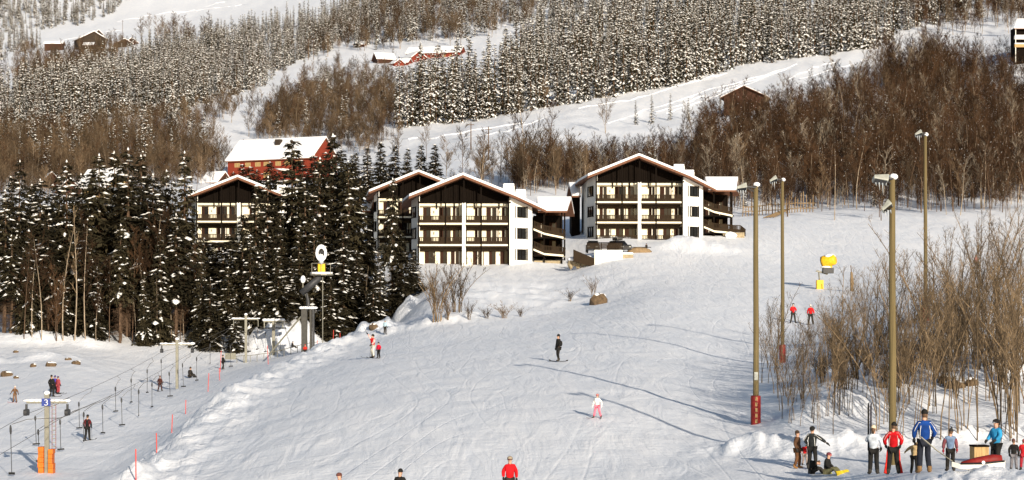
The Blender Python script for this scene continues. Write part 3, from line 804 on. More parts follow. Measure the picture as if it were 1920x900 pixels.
# bare shrubs on the bank under the front chalet
for i, (px, base, top, lb) in enumerate([(822,605,490,'tall bare shrub next to the last spruce on the snowy bank'),(858,584,478,'tall many stemmed shrub leaning before the left balconies of the front chalet'),(945,597,566,'low round tan shrub at the foot of the snowy bank'),
        (838,600,545,'low reddish shrub between the two tall shrubs'),(1112,556,516,'thin bare shrub sticking out of the snow above the brown boulder'),(1070,566,543,'tiny shrub left of the brown boulder'),(912,598,575,'small tan shrub left of the low round one'),(810,560,505,'grey bare shrub in the shade of the last spruce'),(975,594,574,'sparse low shrub at the right end of the tan shrubs'),(880,600,560,'low tan shrub below the many stemmed one')]):
    g = hit(px, base, 196, 262)
    plant('bare_shrub', SHRUB[i % 3], g, (base - top) * g.y / F, 2.6, lb, 'shrub', wx=(1.6 if base - top < 40 else .85))

# thicket of thin saplings on the right
sp = []
poly = [(1428,700),(1470,650),(1560,640),(1650,612),(1760,606),(1935,600),(1935,835),(1700,838),(1560,826),(1480,790),(1436,740)]
while len(sp) < 175:
    px, r = rng.uniform(1425, 1935), rng.uniform(600, 838)
    if not in_poly(np.array([px]), np.array([r]), poly)[0]: continue
    if px < 1540 and rng.random() < .35: continue
    sp.append((px, r))
for i, (px, r) in enumerate(sp):
    if px < 1560 and rng.random() < .3: continue
    g = hit(px, r, 88, 170)
    t = np.clip((px - 1440) / 400, 0, 1)
    h = (2.7 + 3.6 * t) * rng.uniform(.75, 1.25) * (.5 if 1466 < px < 1545 else 1)
    zn = next(z_ for q_, z_ in ((1480, 'beside the padded light pole'), (1590, 'behind the person in black with white straps'), (1680, 'around the thick greenish light pole'), (1780, 'behind the person in royal blue'), (1860, 'behind the rescue sled'), (3000, 'at the right edge of the picture')) if px < q_)
    plant('sapling', SAP[i % 12], g, h, 6, 'thin leafless sapling of the thicket ' + zn, 'sapling', 'saplings of the thicket', 1.15)
for px, base, top in [(1500,800,700),(1520,790,690),(1465,770,680),(1560,760,650),(1490,740,640),(1590,730,600),(1440,720,610),(1455,690,560),(1452,700,540),(1640,640,470),(1575,690,500),(1850,700,410),(1905,720,415),(1740,690,420)]:
    g = hit(px, base, 90, 170)
    plant('sapling', SAP[int(px) % 12], g, (base - top) * g.y / F, 6, 'taller leafless sapling rising above its neighbours in the thicket', 'sapling', 'saplings of the thicket', 1.5)

for k in range(60):     # sparse fine saplings on the open side of the thicket
    px, r = rng.uniform(1424, 1585), rng.uniform(632, 800)
    if px < 1440 and r > 720: continue
    g = hit(px, r, 88, 170)
    h = rng.uniform(2.4, 4.4) * (.6 if 1466 < px < 1545 and r < 720 else 1)
    plant('sapling', SAP[k % 12], g, h, 6, 'fine short leafless sapling at the thicket edge ' + ('near the padded light pole' if px < 1480 else 'below the two red jackets' if px < 1535 else 'right of the two red jackets'), 'sapling', 'saplings of the thicket', 1.35)
for k in range(40):     # low tangle between the saplings
    px, r = rng.uniform(1520, 1935), rng.uniform(610, 730)
    if not in_poly(np.array([px]), np.array([r]), poly)[0]: continue
    g = hit(px, r, 88, 170)
    plant('bare_shrub', SHRUB[k % 3], g, rng.uniform(1.6, 3.6), 2.6, 'low leafless shrub tangled among stems ' + ('left' if px < 1673 else 'right') + ' of the thick greenish light pole', 'shrub', 'shrubs of the thicket', 1.1)
# ------------------------------------------------------------------ chalets
def rz(x, y=0): return 11.5 - .40 * abs(x)
_win = {}
def window_set(w, h, kind):
    """shared meshes for a window or balcony door: frame, panes, shutters / curtains"""
    k = (round(w, 2), round(h, 2), kind)
    if k in _win: return _win[k]
    f, p, c, sh = MB(), MB(), MB(), MB()
    t = .09
    f.box(0, w, -.10, 0.0, 0, t); f.box(0, w, -.10, 0.0, h - t, h)
    f.box(0, t, -.10, 0.0, t, h - t); f.box(w - t, w, -.10, 0.0, t, h - t)
    x0 = t
    if kind == 'door':
        q = w * (.36 if w > 1.2 else .42)
        sh.box(t, q, -.085, -.01, t, h - t)
        x0 = q
        if w > 1.2: f.box(q + (w - q) * .47, q + (w - q) * .53, -.09, 0, t, h - t)
    elif kind == 'side':
        f.box(-.34, -.26, -.06, .0, -.05, h + .05); sh.box(w + .14, w + .34, -.06, 0, -.05, h + .05)
        f.box(w * .48, w * .52, -.09, 0, t, h - t)
    p.box(x0, w - t, -.035, -.004, t, h - t)
    if kind == 'door':
        c.box(x0 + .02, x0 + .02 + (w - x0) * .15, -.05, -.038, t + .02, h - t - .02)
        if w > 1.2: c.box(w - t - .16, w - t - .02, -.05, -.038, t + .02, h - t - .02)
    else:
        c.box(t + .02, t + .2, -.05, -.038, t + .02, h - t - .02)
    r = (f.mesh('window', M['door_wood'] if kind == 'door' else M['dark_wood']), p.mesh('pane', M['glass']), c.mesh('curtain', M['curtain']), sh.mesh('shutter', M['door_wood'] if kind == 'door' else M['dark_wood']) if sh.v else None)
    _win[k] = r
    return r
def put_window(root, x, y, z, w, h, kind, ang=0.0, rnd=None):
    ms = window_set(w, h, kind)
    o = link('window' if kind != 'door' else 'balcony_door', ms[0], root, (x, y, z), (0, 0, ang))
    link('pane', ms[1], o)
    if rnd is None or rnd.random() < .45: link('curtain', ms[2], o)
    if ms[3]: link('shutter', ms[3], o)
    return o
def wall_strip(mb, a, b, th, z0, top, mi=0):
    """upright wall from plan point a to b, thickness th to its left hand side, top following the roof"""
    a, b = Vector((*a, 0)), Vector((*b, 0))
    nrm = Vector((-(b - a).y, (b - a).x, 0)).normalized() * th
    pl = [(a.x, a.y), (b.x, b.y), (b.x + nrm.x, b.y + nrm.y), (a.x + nrm.x, a.y + nrm.y)]
    mb.prism(pl, z0, top, mi)
def railing(mb, pts, zf, h=.92, rnd=None):
    """timber balcony front: rails and upright slats with slits between them, following plan points"""
    for (a, b) in zip(pts[:-1], pts[1:]):
        a, b = Vector(a), Vector(b)
        L = (b - a).xy.length
        ang = math.atan2((b - a).y, (b - a).x)
        sl = (b.z - a.z) / L if L else 0
        def fr(u, z): return a + (b - a) * (u / L) + Vector((0, 0, z))
        Mx = Matrix.Translation(a) @ Matrix.Rotation(ang, 4, 'Z') @ Matrix(((1, 0, 0, 0), (0, 1, 0, 0), (sl, 0, 1, 0), (0, 0, 0, 1)))
        mb.box(0, L, -.05, .04, h - .09, h, 0, Mx)
        mb.box(0, L, -.03, .03, .02, .42, 0, Mx)
        u = 0.0; i = 0
        while u < L - .05:
            slit = (int(u / .95) % 2 == 0)
            w = .15
            mb.box(u + (.05 if slit else .008), min(L, u + w), -.028, .028, .42, h - .09, 0, Mx)
            u += w + (.055 if slit else .008); i += 1
def chalet(loc, yaw, label, seed, ground_rail=True, wing=True, left_wing=True):
    rnd = random.Random(seed)
    root = empty('chalet', loc, yaw, label, 'chalet', 'timber gabled chalets above the piste')
    xl, xr, ry, zb = -5.8, 6.2, 1.6, -2.5
    top = lambda x, y: rz(x) - .22
    cw, ww = MB(), MB()
    cw.box(xl, -.1, ry, ry + .3, zb, 8.1); cw.box(.5, xr, ry, ry + .3, zb, 8.1)
    cw.build('wall', M['cream'], root)
    ww.box(-.098, .36, -.12, ry + .29, zb, 8.1)
    wall_strip(ww, (6.0, -.05), (6.0, ry - .01), -.22, zb, 8.4)
    wall_strip(ww, (6.22, 0), (9.0, 2.5), .3, zb, top)
    wall_strip(ww, (9.0, 2.505), (9.0, 15), .3, zb, top)
    wall_strip(ww, (-6.75, 3.6), (-5.82, 0), .25, zb, top)
    wall_strip(ww, (-6.95, 15), (-6.755, 3.605), .25, zb, top)
    wall_strip(ww, (8.99, 15.01), (-6.94, 15.01), .25, zb, 7.6)
    ww.build('wall', M['white_wall'], root)
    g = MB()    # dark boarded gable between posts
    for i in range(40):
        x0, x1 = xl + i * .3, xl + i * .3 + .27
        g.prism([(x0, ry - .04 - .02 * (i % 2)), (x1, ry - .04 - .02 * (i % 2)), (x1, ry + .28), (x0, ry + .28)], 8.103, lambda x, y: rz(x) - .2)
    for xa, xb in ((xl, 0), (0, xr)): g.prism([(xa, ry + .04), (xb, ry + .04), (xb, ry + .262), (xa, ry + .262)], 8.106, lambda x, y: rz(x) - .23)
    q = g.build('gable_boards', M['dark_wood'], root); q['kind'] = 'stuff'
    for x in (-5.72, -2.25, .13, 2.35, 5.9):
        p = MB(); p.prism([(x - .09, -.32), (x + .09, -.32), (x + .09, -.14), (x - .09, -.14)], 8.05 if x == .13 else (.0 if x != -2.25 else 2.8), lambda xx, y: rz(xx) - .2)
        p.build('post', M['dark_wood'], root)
    for x in (-3.4, -1.1, 1.5, 4.7):
        p = MB(); p.prism([(x - .07, 1.3), (x + .07, 1.3), (x + .07, 1.44), (x - .07, 1.44)], 7.4, lambda xx, y: rz(xx) - .2)
        p.build('post', M['dark_wood'], root)
    bm_ = MB(); bm_.box(xl, xr, -.06, .12, 8.06, 8.26); bm_.build('beam', M['dark_wood'], root)
    for z in (0, 2.75, 5.5):
        for x0, x1 in ((xl - .05, -.10), (.365, xr - .42)):
            if z:
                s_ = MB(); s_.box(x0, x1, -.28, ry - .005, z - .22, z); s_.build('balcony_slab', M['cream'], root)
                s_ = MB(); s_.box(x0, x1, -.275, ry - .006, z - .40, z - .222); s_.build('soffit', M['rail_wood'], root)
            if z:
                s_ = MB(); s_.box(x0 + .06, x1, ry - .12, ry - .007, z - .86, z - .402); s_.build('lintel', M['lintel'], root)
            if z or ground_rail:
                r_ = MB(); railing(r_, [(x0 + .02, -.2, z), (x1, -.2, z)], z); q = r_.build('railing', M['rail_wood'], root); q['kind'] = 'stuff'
        dd = [(-5.15, .95), (-3.1, 1.5), (-1.3, .75), (1.55, .78), (3.05, 1.55), (5.05, .9)] if z else [(-5.1, 1.5), (-2.95, 1.0), (-1.75, 1.5), (1.35, 1.45), (3.5, .95), (4.95, 1.5)]
        if not ground_rail and z == 0: dd = [(-4.95, 1.35), (-2.95, .9), (-1.55, 1.25), (1.3, 1.4), (3.4, .85), (4.85, 1.45)]
        for x, w in dd:
            put_window(root, x, ry, z + .06, w, 2.05, 'door', 0, rnd)
        a = math.atan2(2.5, 2.78)
        put_window(root, 6.22 + .28 * 2.78 + .02, .28 * 2.5 - .02, z + .75, 1.5, 1.4, 'side', a, rnd)
        a2 = math.atan2(-3.6, .93)
        put_window(root, -6.60, 3.0, z + .75, 1.9, 1.4, 'side', a2, rnd)
        lm = MB(); lm.box(-3.85, -3.70, ry - .12, ry - .01, z + 1.35, z + 1.65); lm.box(4.72, 4.85, ry - .12, ry - .01, z + 1.35, z + 1.65); lm.build('wall_lamp', M['steel'], root)
    # roof with its blanket of snow
    right = [(0, -1.0), (6.95, -1.0), (10.9, 2.6), (10.9, 15.8), (0, 15.8)]
    left = [(0, 15.8), (-8.2, 15.8), (-8.2, 7.2), (-7.9, 3.6), (-6.95, -1.0), (0, -1.0)]
    rf = MB(); rf.prism(right, lambda x, y: rz(x) - .18, lambda x, y: rz(x) + .12); rf.prism(left, lambda x, y: rz(x) - .18, lambda x, y: rz(x) + .12)
    ro = rf.build('roof', M['roof_wood'], root)
    sn = MB(); ins = lambda P, k: [(x * k, y) for x, y in P]
    full = [(0, -.94), (6.9, -.94), (10.8, 2.62), (10.8, 15.7), (-8.1, 15.7), (-8.1, 7.25), (-7.86, 3.65), (-6.9, -.94)]
    sn.prism([(x, y) for x, y in full[:4]] + [(0, 15.7)], lambda x, y: rz(x) + .123, lambda x, y: rz(x) + .46)
    sn.prism([(0, 15.7)] + full[4:] + [(0, -.94)], lambda x, y: rz(x) + .123, lambda x, y: rz(x) + .46)
    sn.build('snow', M['snow'], ro, bevel=.07)
    for x, y, w in ((6.0, 5.5, .75), (7.6, 7.5, .7)):
        c = MB(); c.box(x - w, x + w, y - .45, y + .45, rz(x) - .4, rz(x) + 1.55); ch = c.build('chimney', M['white_wall'], ro)
        c = MB(); c.box(x - w * .95, x + w * .95, y - .5, y + .5, rz(x) + 1.553, rz(x) + 1.85); c.build('snow', M['snow'], ch, bevel=.1)
    def side_wing(sx, levels):
        X = lambda v: v if sx > 0 else -(v * .33 + 4.3)
        def P(pl): return [(X(x), y + (0 if sx > 0 else 3)) for x, y in (pl if sx > 0 else reversed(pl))]
        w_ = MB(); w_.prism(P([(9.35, 7.5), (13.0, 7.5), (13.0, 13.5), (9.35, 13.5)]), zb, 6.85); w_.build('wing_wall', M['dark_wood'], root)
        yo = 0 if sx > 0 else 3
        slope = lambda x, y: 7.15 - yo * .2 + .46 * (y - yo - 2.6) if y - yo < 6.5 else 7.15 - yo * .2 + .46 * 3.9 - .46 * (y - yo - 6.5)
        outl = [(9.75, 2.7), (13.6, 2.7), (14.3, 6.5), (9.75, 6.5)]; outr = [(9.75, 6.5), (14.3, 6.5), (14.9, 10.6), (9.75, 10.6)]
        r_ = MB(); r_.prism(P(outl), lambda x, y: slope(x, y) - .2, slope); r_.prism(P(outr), lambda x, y: slope(x, y) - .2, slope)
        wr = r_.build('wing_roof', M['roof_wood'], root)
        s2 = MB(); s2.prism(P(outl), lambda x, y: slope(x, y) + .003, lambda x, y: slope(x, y) + .42); s2.prism(P(outr), lambda x, y: slope(x, y) + .003, lambda x, y: slope(x, y) + .42)
        s2.build('snow', M['snow'], wr, bevel=.1)
        if sx > 0:
            for x, y in ((12.9, 3.4), (13.4, 6.2), (10.6, 3.4)):
                p = MB(); p.box(x - .1, x + .1, y - .1, y + .1, zb, 7.1); p.build('post', M['dark_wood'], root)
            for za, zc, ze in levels:
                pts = [(9.2, 2.95, za), (10.6, 2.75, zc), (13.1, 3.0, ze), (13.5, 6.3, ze)]
                b_ = MB()
                for a, b in zip(pts[:-1], pts[1:]):
                    n1 = Vector((-(b[1] - a[1]), b[0] - a[0], 0)).normalized() * .18
                    va = [Vector(a), Vector(b), Vector(b) + n1, Vector(a) + n1]
                    b_.add([v + Vector((0, 0, -.24)) for v in va] + va, [(3, 2, 1, 0), (4, 5, 6, 7), (0, 1, 5, 4), (1, 2, 6, 5), (2, 3, 7, 6), (3, 0, 4, 7)])
                b_.build('balcony_edge', M['cream'], root)
                f_ = MB(); f_.prism([(9.2, 3.1), (13.3, 3.2), (13.3, 7.4), (9.2, 7.4)], ze - .2, ze - .02); f_.build('balcony_slab', M['dark_wood'], root)
                rr_ = MB(); railing(rr_, pts, 0, 1.0); q = rr_.build('railing', M['rail_wood'], root); q['kind'] = 'stuff'
                for x in (9.9, 11.4):
                    put_window(root, x, 7.49, ze + .05, .95, 2.0, 'door', 0, rnd)
            p = MB(); p.prism([(9.3, 3.6), (13.0, 3.6), (13.0, 7.3), (9.3, 7.3)], zb, .75); p.build('plinth', M['stone'], root)
    if wing: side_wing(1, ((4.95, 4.35, 3.85), (2.3, 1.7, 1.5)))
    if left_wing: side_wing(-1, ())
    return root
def base_at(px, row, d):
    v = at(px, row, d); return v
chalet(base_at(1197.3, 454, 277.6), R(1), 'white chalet furthest right with snowy gable and three rows of balconies below the brown wood', 1, True)
chalet(base_at(868, 498, 265), R(1), 'white chalet in the middle with cream ground floor standing on the snowy bank', 2, False, True, False)
chalet(base_at(786, 480, 285), R(-3), 'white chalet half hidden behind the middle chalet and a bare stemmed spruce', 3, False, False, True)
chalet(base_at(446, 488, 288), R(4), 'white chalet on the left mostly hidden by dark spruces', 4, True, False, False)

# ------------------------------------------------------------------ barn, houses, farm buildings
def house(name, label, cat, loc, yaw, L, D, he, hr, wall, group=None, wins=(), gwins=(), over=.5, snow=.35, chim=(), base=-3, vent=False, roofm='roof_wood', boards=False):
    """gabled building: ridge along local x, eaves at y = 0 and D, origin at the middle of the front wall foot"""
    root = empty(name, loc, yaw, label, cat, group)
    w = MB()
    hx = L / 2
    prof = lambda y: he + (hr - he) * (1 - abs(y - D / 2) / (D / 2))
    w.prism([(-hx, 0), (hx, 0), (hx, D / 2), (-hx, D / 2)], base, lambda x, y: prof(y) - .05)
    w.prism([(-hx, D / 2), (hx, D / 2), (hx, D), (-hx, D)], base, lambda x, y: prof(y) - .05)
    wo = w.build('wall', M[wall], root)
    sl = (hr - he) / (D / 2)
    ft = lambda x, y: he + sl * (y if y < D / 2 else D - y)
    for nm, z0, z1, m_, o, par in (('roof', 0.0, .18, roofm, over, root), ('snow', .183, .183 + snow, 'snow', over - .04, None)):
        r_ = MB()
        pa, pb = [(-hx - o, -o), (hx + o, -o), (hx + o, D / 2), (-hx - o, D / 2)], [(-hx - o, D / 2), (hx + o, D / 2), (hx + o, D + o), (-hx - o, D + o)]
        if snow <= 0 and nm == 'snow': continue
        for p_ in (pa, pb): r_.prism(p_, lambda x, y: ft(x, y) + z0, lambda x, y: ft(x, y) + z1)
        ob = r_.build(nm, M[m_], par if par else ro, bevel=(.08 if nm == 'snow' else 0))
        if nm == 'roof': ro = ob
    def win(x, y, z, ww, hh, ang):
        f = MB(); t = .1
        f.box(-ww / 2, ww / 2, -.08, 0, 0, t); f.box(-ww / 2, ww / 2, -.08, 0, hh - t, hh); f.box(-ww / 2, -ww / 2 + t, -.08, 0, t, hh - t); f.box(ww / 2 - t, ww / 2, -.08, 0, t, hh - t)
        f.box(-.04, .04, -.075, 0, t, hh - t)
        o = f.build('window', M['plank'], root, loc=(x, y, z), rot=(0, 0, ang))
        p = MB(); p.box(-ww / 2 + t, ww / 2 - t, -.03, -.004, t, hh - t); p.build('pane', M['ochre'] if 'barn' in label else M['glass'], o)
    for x, z, ww, hh in wins: win(x, 0, z, ww, hh, 0)
    for y, z, ww, hh in gwins: win(hx, y, z, ww, hh, R(90))
    for x, y in chim:
        c = MB(); c.box(x - .45, x + .45, y - .45, y + .45, ft(x, y) - .3, ft(x, y) + 1.3); co = c.build('chimney', M['stone'], ro)
        c = MB(); c.box(x - .42, x + .42, y - .42, y + .42, ft(x, y) + 1.303, ft(x, y) + 1.55); c.build('snow', M['snow'], co, bevel=.08)
    if vent:
        c = MB(); c.box(-.7, .7, D / 2 - 2.2, D / 2 - 1.0, ft(0, D / 2 - 1.6) + .1, ft(0, D / 2 - 1.6) + 1.5); c.build('roof_vent', M['black_house'], ro)
    return root
zb = at(505, 300, 480).z
house('barn', 'long red barn with a snow covered roof standing above the spruces', 'barn', at(505, 337, 480), R(-27), 23.5, 11, 4.9, 9.6, 'red_barn', wins=[(x, 3.2, 1.5, 1.0) for x in (-9, -6, -3.2, -.8, 2.5, 5, 8)] + [(-.8, .5, 1.5, 1.3)], gwins=[(3, 3.3, 1.2, 1), (7, 3.3, 1.2, 1)], over=.5, snow=.4, vent=True)
house('house', 'small red brown house tucked against the left end of the red barn', 'house', at(393, 360, 450), R(-28), 4, 5, 2.2, 4.2, 'brown_house', wins=[(-1, .8, 1, 1)], gwins=[(3, 1.2, .9, 1)], chim=())
house('house', 'low red brown house with snowy roof seen between trunks at the left edge', 'house', at(50, 492, 300), R(0), 15, 9, 3.4, 6.6, 'red_house', wins=[(-5, 1, 1.2, 1.2), (-1, 1, 1.2, 1.2), (3, 1, 1.2, 1.2)], chim=((1.5, 4.0),), snow=.45)
house('house', 'tall narrow red brown house behind the leftmost spruces', 'house', at(66, 392, 430), R(-70), 6, 6, 4.4, 7.4, 'brown_house', snow=.25)
house('house', 'red brown house gable between spruces left of the ochre walled house', 'house', at(104, 392, 420), R(-70), 5, 5, 3.6, 6.0, 'brown_house', snow=.25)
house('house', 'ochre walled house with a steep snowy roof behind the left spruces', 'house', at(172, 385, 420), R(-32), 8, 7, 3.6, 7.2, 'ochre', wins=[(-2, 1, 1.2, 1.1)], snow=.4)
house('cabin', 'red brown cabin at the edge of the sloping field above the brown wood', 'cabin', at(1438, 200, 556), R(76), 10, 11, 2.4, 5.0, 'brown_house', over=1.0, snow=.22, wins=[(-2, .9, 1.2, 1)])
house('barn', 'long low red barn on the hill with brown front and snowy roof', 'barn', at(812, 112, 885), R(-14), 24, 9, 3.0, 5.8, 'red_house', gwins=[(4, 1.0, 1.5, 1.2)], wins=[(8, 1, 1.2, 1), (5, 1, 1.2, 1)])
house('house', 'red farm house with a pale gable left of the long low barn', 'house', at(763, 120, 880), R(-60), 9, 7, 2.4, 5.0, 'red_house')
house('house', 'dark red farm house furthest left in the red farm', 'house', at(724, 122, 880), R(20), 8, 7, 2.6, 5.2, 'brown_house')
house('shed', 'bright red little shed in front of the red farm', 'shed', at(735, 128, 868), R(-60), 5, 4.5, 1.9, 3.5, 'red_barn')
house('shed', 'red shed right of the bright red little shed', 'shed', at(752, 125, 870), R(-20), 6, 5, 1.7, 3.3, 'red_house')
house('barn', 'large weathered dark barn of the far hill farm', 'barn', at(145, 88, 1150), R(-62), 13, 15, 4.2, 8.2, 'black_house', over=.8, snow=.5)
house('shed', 'small dark shed in front of the weathered dark barn', 'shed', at(165, 92, 1130), R(-5), 5.5, 5, 2.2, 3.6, 'black_house')
house('house', 'reddish house right behind the weathered dark barn', 'house', at(178, 84, 1165), R(-20), 6.5, 6, 3.0, 5.2, 'brown_house')
house('house', 'dark little house with steep roof behind the weathered dark barn', 'house', at(172, 80, 1185), R(-60), 6, 6, 4.2, 7.0, 'black_house')
house('shed', 'low red brown shed left of the weathered dark barn', 'shed', at(100, 90, 1150), R(0), 10, 6, 2.4, 3.8, 'brown_house')
house('cabin', 'dark cabin with a snowy gable right of the far hill farm', 'cabin', at(216, 91, 1130), R(-70), 7, 9, 2.6, 5.0, 'black_house')
house('cabin', 'brown cabin furthest right of the far hill farm', 'cabin', at(233, 90, 1140), R(-70), 7, 7, 2.8, 5.2, 'brown_house')
house('cabin', 'tiny dark cabin at the forest edge above the red farm', 'cabin', at(673, 92, 960), R(0), 5, 5, 2.2, 3.6, 'brown_house')
# block with balconies at the right edge
rt = empty('apartment_house', at(1922, 92, 620), R(0), 'white house with stacked snowy balconies at the upper right edge', 'house')
m_ = MB(); m_.box(-2.2, 9, 1.2, 9, -4, 7); m_.build('wall', M['dark_wood'], rt)
for z in (.6, 3.0):
    m_ = MB(); m_.box(-3.1, 9, 0, 1.19, z, z + .9); q = m_.build('balcony', M['plank' if z < 1 else 'white_wall'], rt)
    m_ = MB(); m_.box(-3.05, 9, .02, 1.17, z + .903, z + 1.3); m_.build('snow', M['snow'], q, bevel=.1)
for x in (-2.9, 1, 5):
    m_ = MB(); m_.box(x, x + .2, .1, .3, -4, 7); m_.build('post', M['white_wall'], rt)
m_ = MB(); m_.prism([(-3.4, -.4), (9.5, -.4), (9.5, 5), (-1.2, 5)], lambda x, y: 6.0 + .62 * (y + .4), lambda x, y: 6.2 + .62 * (y + .4)); rr = m_.build('roof', M['roof_wood'], rt)
m_ = MB(); m_.prism([(-3.4, -.4), (9.5, -.4), (9.5, 5), (-1.2, 5)], lambda x, y: 6.203 + .62 * (y + .4), lambda x, y: 6.65 + .62 * (y + .4)); m_.build('snow', M['snow'], rr, bevel=.1)

# ------------------------------------------------------------------ deck, garage wall, parked cars below the right chalet
v = at(1141, 492, 256)
dk = empty('retaining_wall', v, R(2), 'plain cream retaining wall under a dark railing below the right chalet', 'wall')
m_ = MB(); m_.box(-1.75, 1.75, 0, .4, -1.5, 1.55); m_.build('wall', M['white_wall'], dk)
m_ = MB(); m_.box(1.76, 3.1, .1, .6, -1.5, 1.0); m_.build('side_wall', M['stone'], dk)
m_ = MB(); m_.box(1.7, 3.1, .05, .65, 1.003, 1.25); m_.build('snow', M['snow'], dk, bevel=.08)
for k in range(6):
    m_ = MB(); m_.box(-2.7 + k * .88, -2.6 + k * .88, .1, .2, 1.553, 2.42); m_.build('post', M['dark_wood'], dk)
m_ = MB(); m_.box(-2.7, 1.8, .08, .22, 2.424, 2.52); m_.build('rail', M['dark_wood'], dk)
m_ = MB()
for k in range(44): m_.box(-2.66 + k * .1, -2.58 + k * .1, .02, .07, 1.7, 2.4)
q = m_.build('railing', M['rail_wood'], dk); q['kind'] = 'stuff'
m_ = MB(); m_.prism([(-4.4, -.3), (-1.8, -.3), (-1.8, .1), (-4.4, .1)], lambda x, y: .1 if x < -3 else -.6, lambda x, y: 1.6 if x < -3 else .5); m_.build('stair_side', M['rail_wood'], dk)
sw = empty('stone_wall', at(1092, 500, 257), 0, 'rough beige stone wall with lumps of snow below the wing of the middle chalet', 'wall')
for k in range(7):
    m_ = MB(); m_.blob((-1.5 + .5 * k, 0, .3 + .25 * (k % 2)), .36, .4, .6, 0, k, .22, 7, 4); m_.build('stone', M['stone'], sw)
m_ = MB()
for k in range(5): m_.blob((-1.4 + .7 * k, -.1, .95 + .2 * (k % 2)), .5, .5, .25, 0, 30 + k, .2, 8, 4)
m_.build('snow', M['snow'], sw, True)
def car(loc, yaw, label, box=False):
    r_ = empty('parked_car', loc, yaw, label, 'car', 'cars parked before the right chalet')
    b_ = MB()
    prof = [(-2.1, .35), (2.1, .35), (2.15, .75), (1.95, .98), (1.05, 1.02), (-2.0, 1.05), (-2.15, .8)]
    n_ = len(prof)
    b_.add([(x, -.85, z) for x, z in prof] + [(x, .85, z) for x, z in prof], [tuple(range(n_)), tuple(reversed(range(n_, 2 * n_)))] + [(i, n_ + i, n_ + (i + 1) % n_, (i + 1) % n_) for i in range(n_)])
    bo = b_.build('body', M['car_dark'], r_, bevel=.06)
    c_ = MB(); c_.add([(1.0, -.78, 1.0), (1.0, .78, 1.0), (-1.95, .78, 1.0), (-1.95, -.78, 1.0), (.35, -.62, 1.5), (.35, .62, 1.5), (-1.7, .62, 1.5), (-1.7, -.62, 1.5)], [(0, 1, 5, 4), (1, 2, 6, 5), (2, 3, 7, 6), (3, 0, 4, 7)]); c_.build('window', M['glass'], bo)
    t_ = MB(); t_.box(-1.72, .36, -.63, .63, 1.503, 1.56); t_.build('roof', M['car_dark'], r_, bevel=.02)
    for x in (-1.35, 1.35):
        for y in (-.88, .72):
            w_ = MB(); w_.tube([(x, y, .33), (x, y + .18, .33)], .33, 12); w_.build('wheel', M['rubber'], r_)
    for y in (-.6, .45):
        h_ = MB(); h_.box(2.08, 2.16, y, y + .25, .65, .8); h_.build('headlight', M['lamp'], r_)
    if box:
        k_ = MB(); k_.box(-1.4, .3, -.4, .4, 1.62, 2.0); k_.build('roof_box', M['car_dark'], r_, bevel=.12)
car(at(1161, 474, 263), R(-70), 'dark parked car carrying a roof box behind the deck railing', True)
car(at(1112, 474, 265), R(-95), 'dark parked car at the left end of the deck railing')
bt = empty('upturned_boat', at(1199, 473, 262), R(10), 'brown upturned boat lying in the snow beside the snow heap', 'boat')
m_ = MB(); m_.blob((0, 0, .1), 1.6, .6, .55, 0, 3, .05, 12, 6); m_.build('hull', M['fence_wood'], bt, True)
m_ = MB(); m_.box(-1.9, 1.5, -.05, .05, .60, .68); m_.build('keel', M['dark_wood'], bt)
# terrace right of the right chalet
tr = empty('wooden_terrace', at(1378, 444, 281), 0, 'small railed wooden terrace at the right end of the right chalet', 'terrace')
m_ = MB(); m_.box(-1.6, 1.3, 0, 3, -2, .6); m_.build('base', M['stone'], tr)
m_ = MB(); railing(m_, [(-1.7, -.1, .6), (.7, -.1, .6), (1.6, 1.4, .1)], 0, 1.0); q = m_.build('railing', M['rail_wood'], tr); q['kind'] = 'stuff'
m_ = MB(); m_.blob((-.6, -.4, .2), .9, .5, .45, 0, 4, .2); m_.build('snow', M['snow'], tr, True)
# rough pole fence at the top of the piste
fn = empty('wooden_fence', gp(1460, 322), 0, 'rough wooden pole fence running along the crest beside the right chalet', 'fence')
o0 = Vector(fn.location)
ptsf = [(1392, 326), (1410, 327), (1430, 328), (1448, 328), (1464, 326), (1480, 328), (1495, 330), (1512, 331), (1530, 332)]
pw = [gp(*q) - o0 for q in ptsf]
rf_ = random.Random(8)
for a, b in zip(pw[:-1], pw[1:]):
    for k in range(3):
        c = a.lerp(b, k / 3)
        m_ = MB(); hh = rf_.uniform(1.6, 2.9) * (1.25 if c.x > 2 else .9)
        m_.tube([c - Vector((0, 0, .5)), c + Vector((rf_.uniform(-.15, .15), 0, hh))], .08, 5); m_.build('post', M['fence_wood'], fn)
    for z in (.7, 1.5):
        m_ = MB(); m_.tube([a + Vector((0, -.1, z)), b + Vector((0, -.1, z + rf_.uniform(-.1, .1)))], .075, 5); m_.build('rail', M['fence_wood'], fn)
for k in range(4):
    m_ = MB(); a = gp(1432 + 6 * k, 318) - o0; b = gp(1472 + 3 * k, 323) - o0
    m_.tube([a + Vector((0, 0, .1)), b + Vector((0, 0, .9))], .09, 5); m_.build('loose_pole', M['fence_wood'], fn)
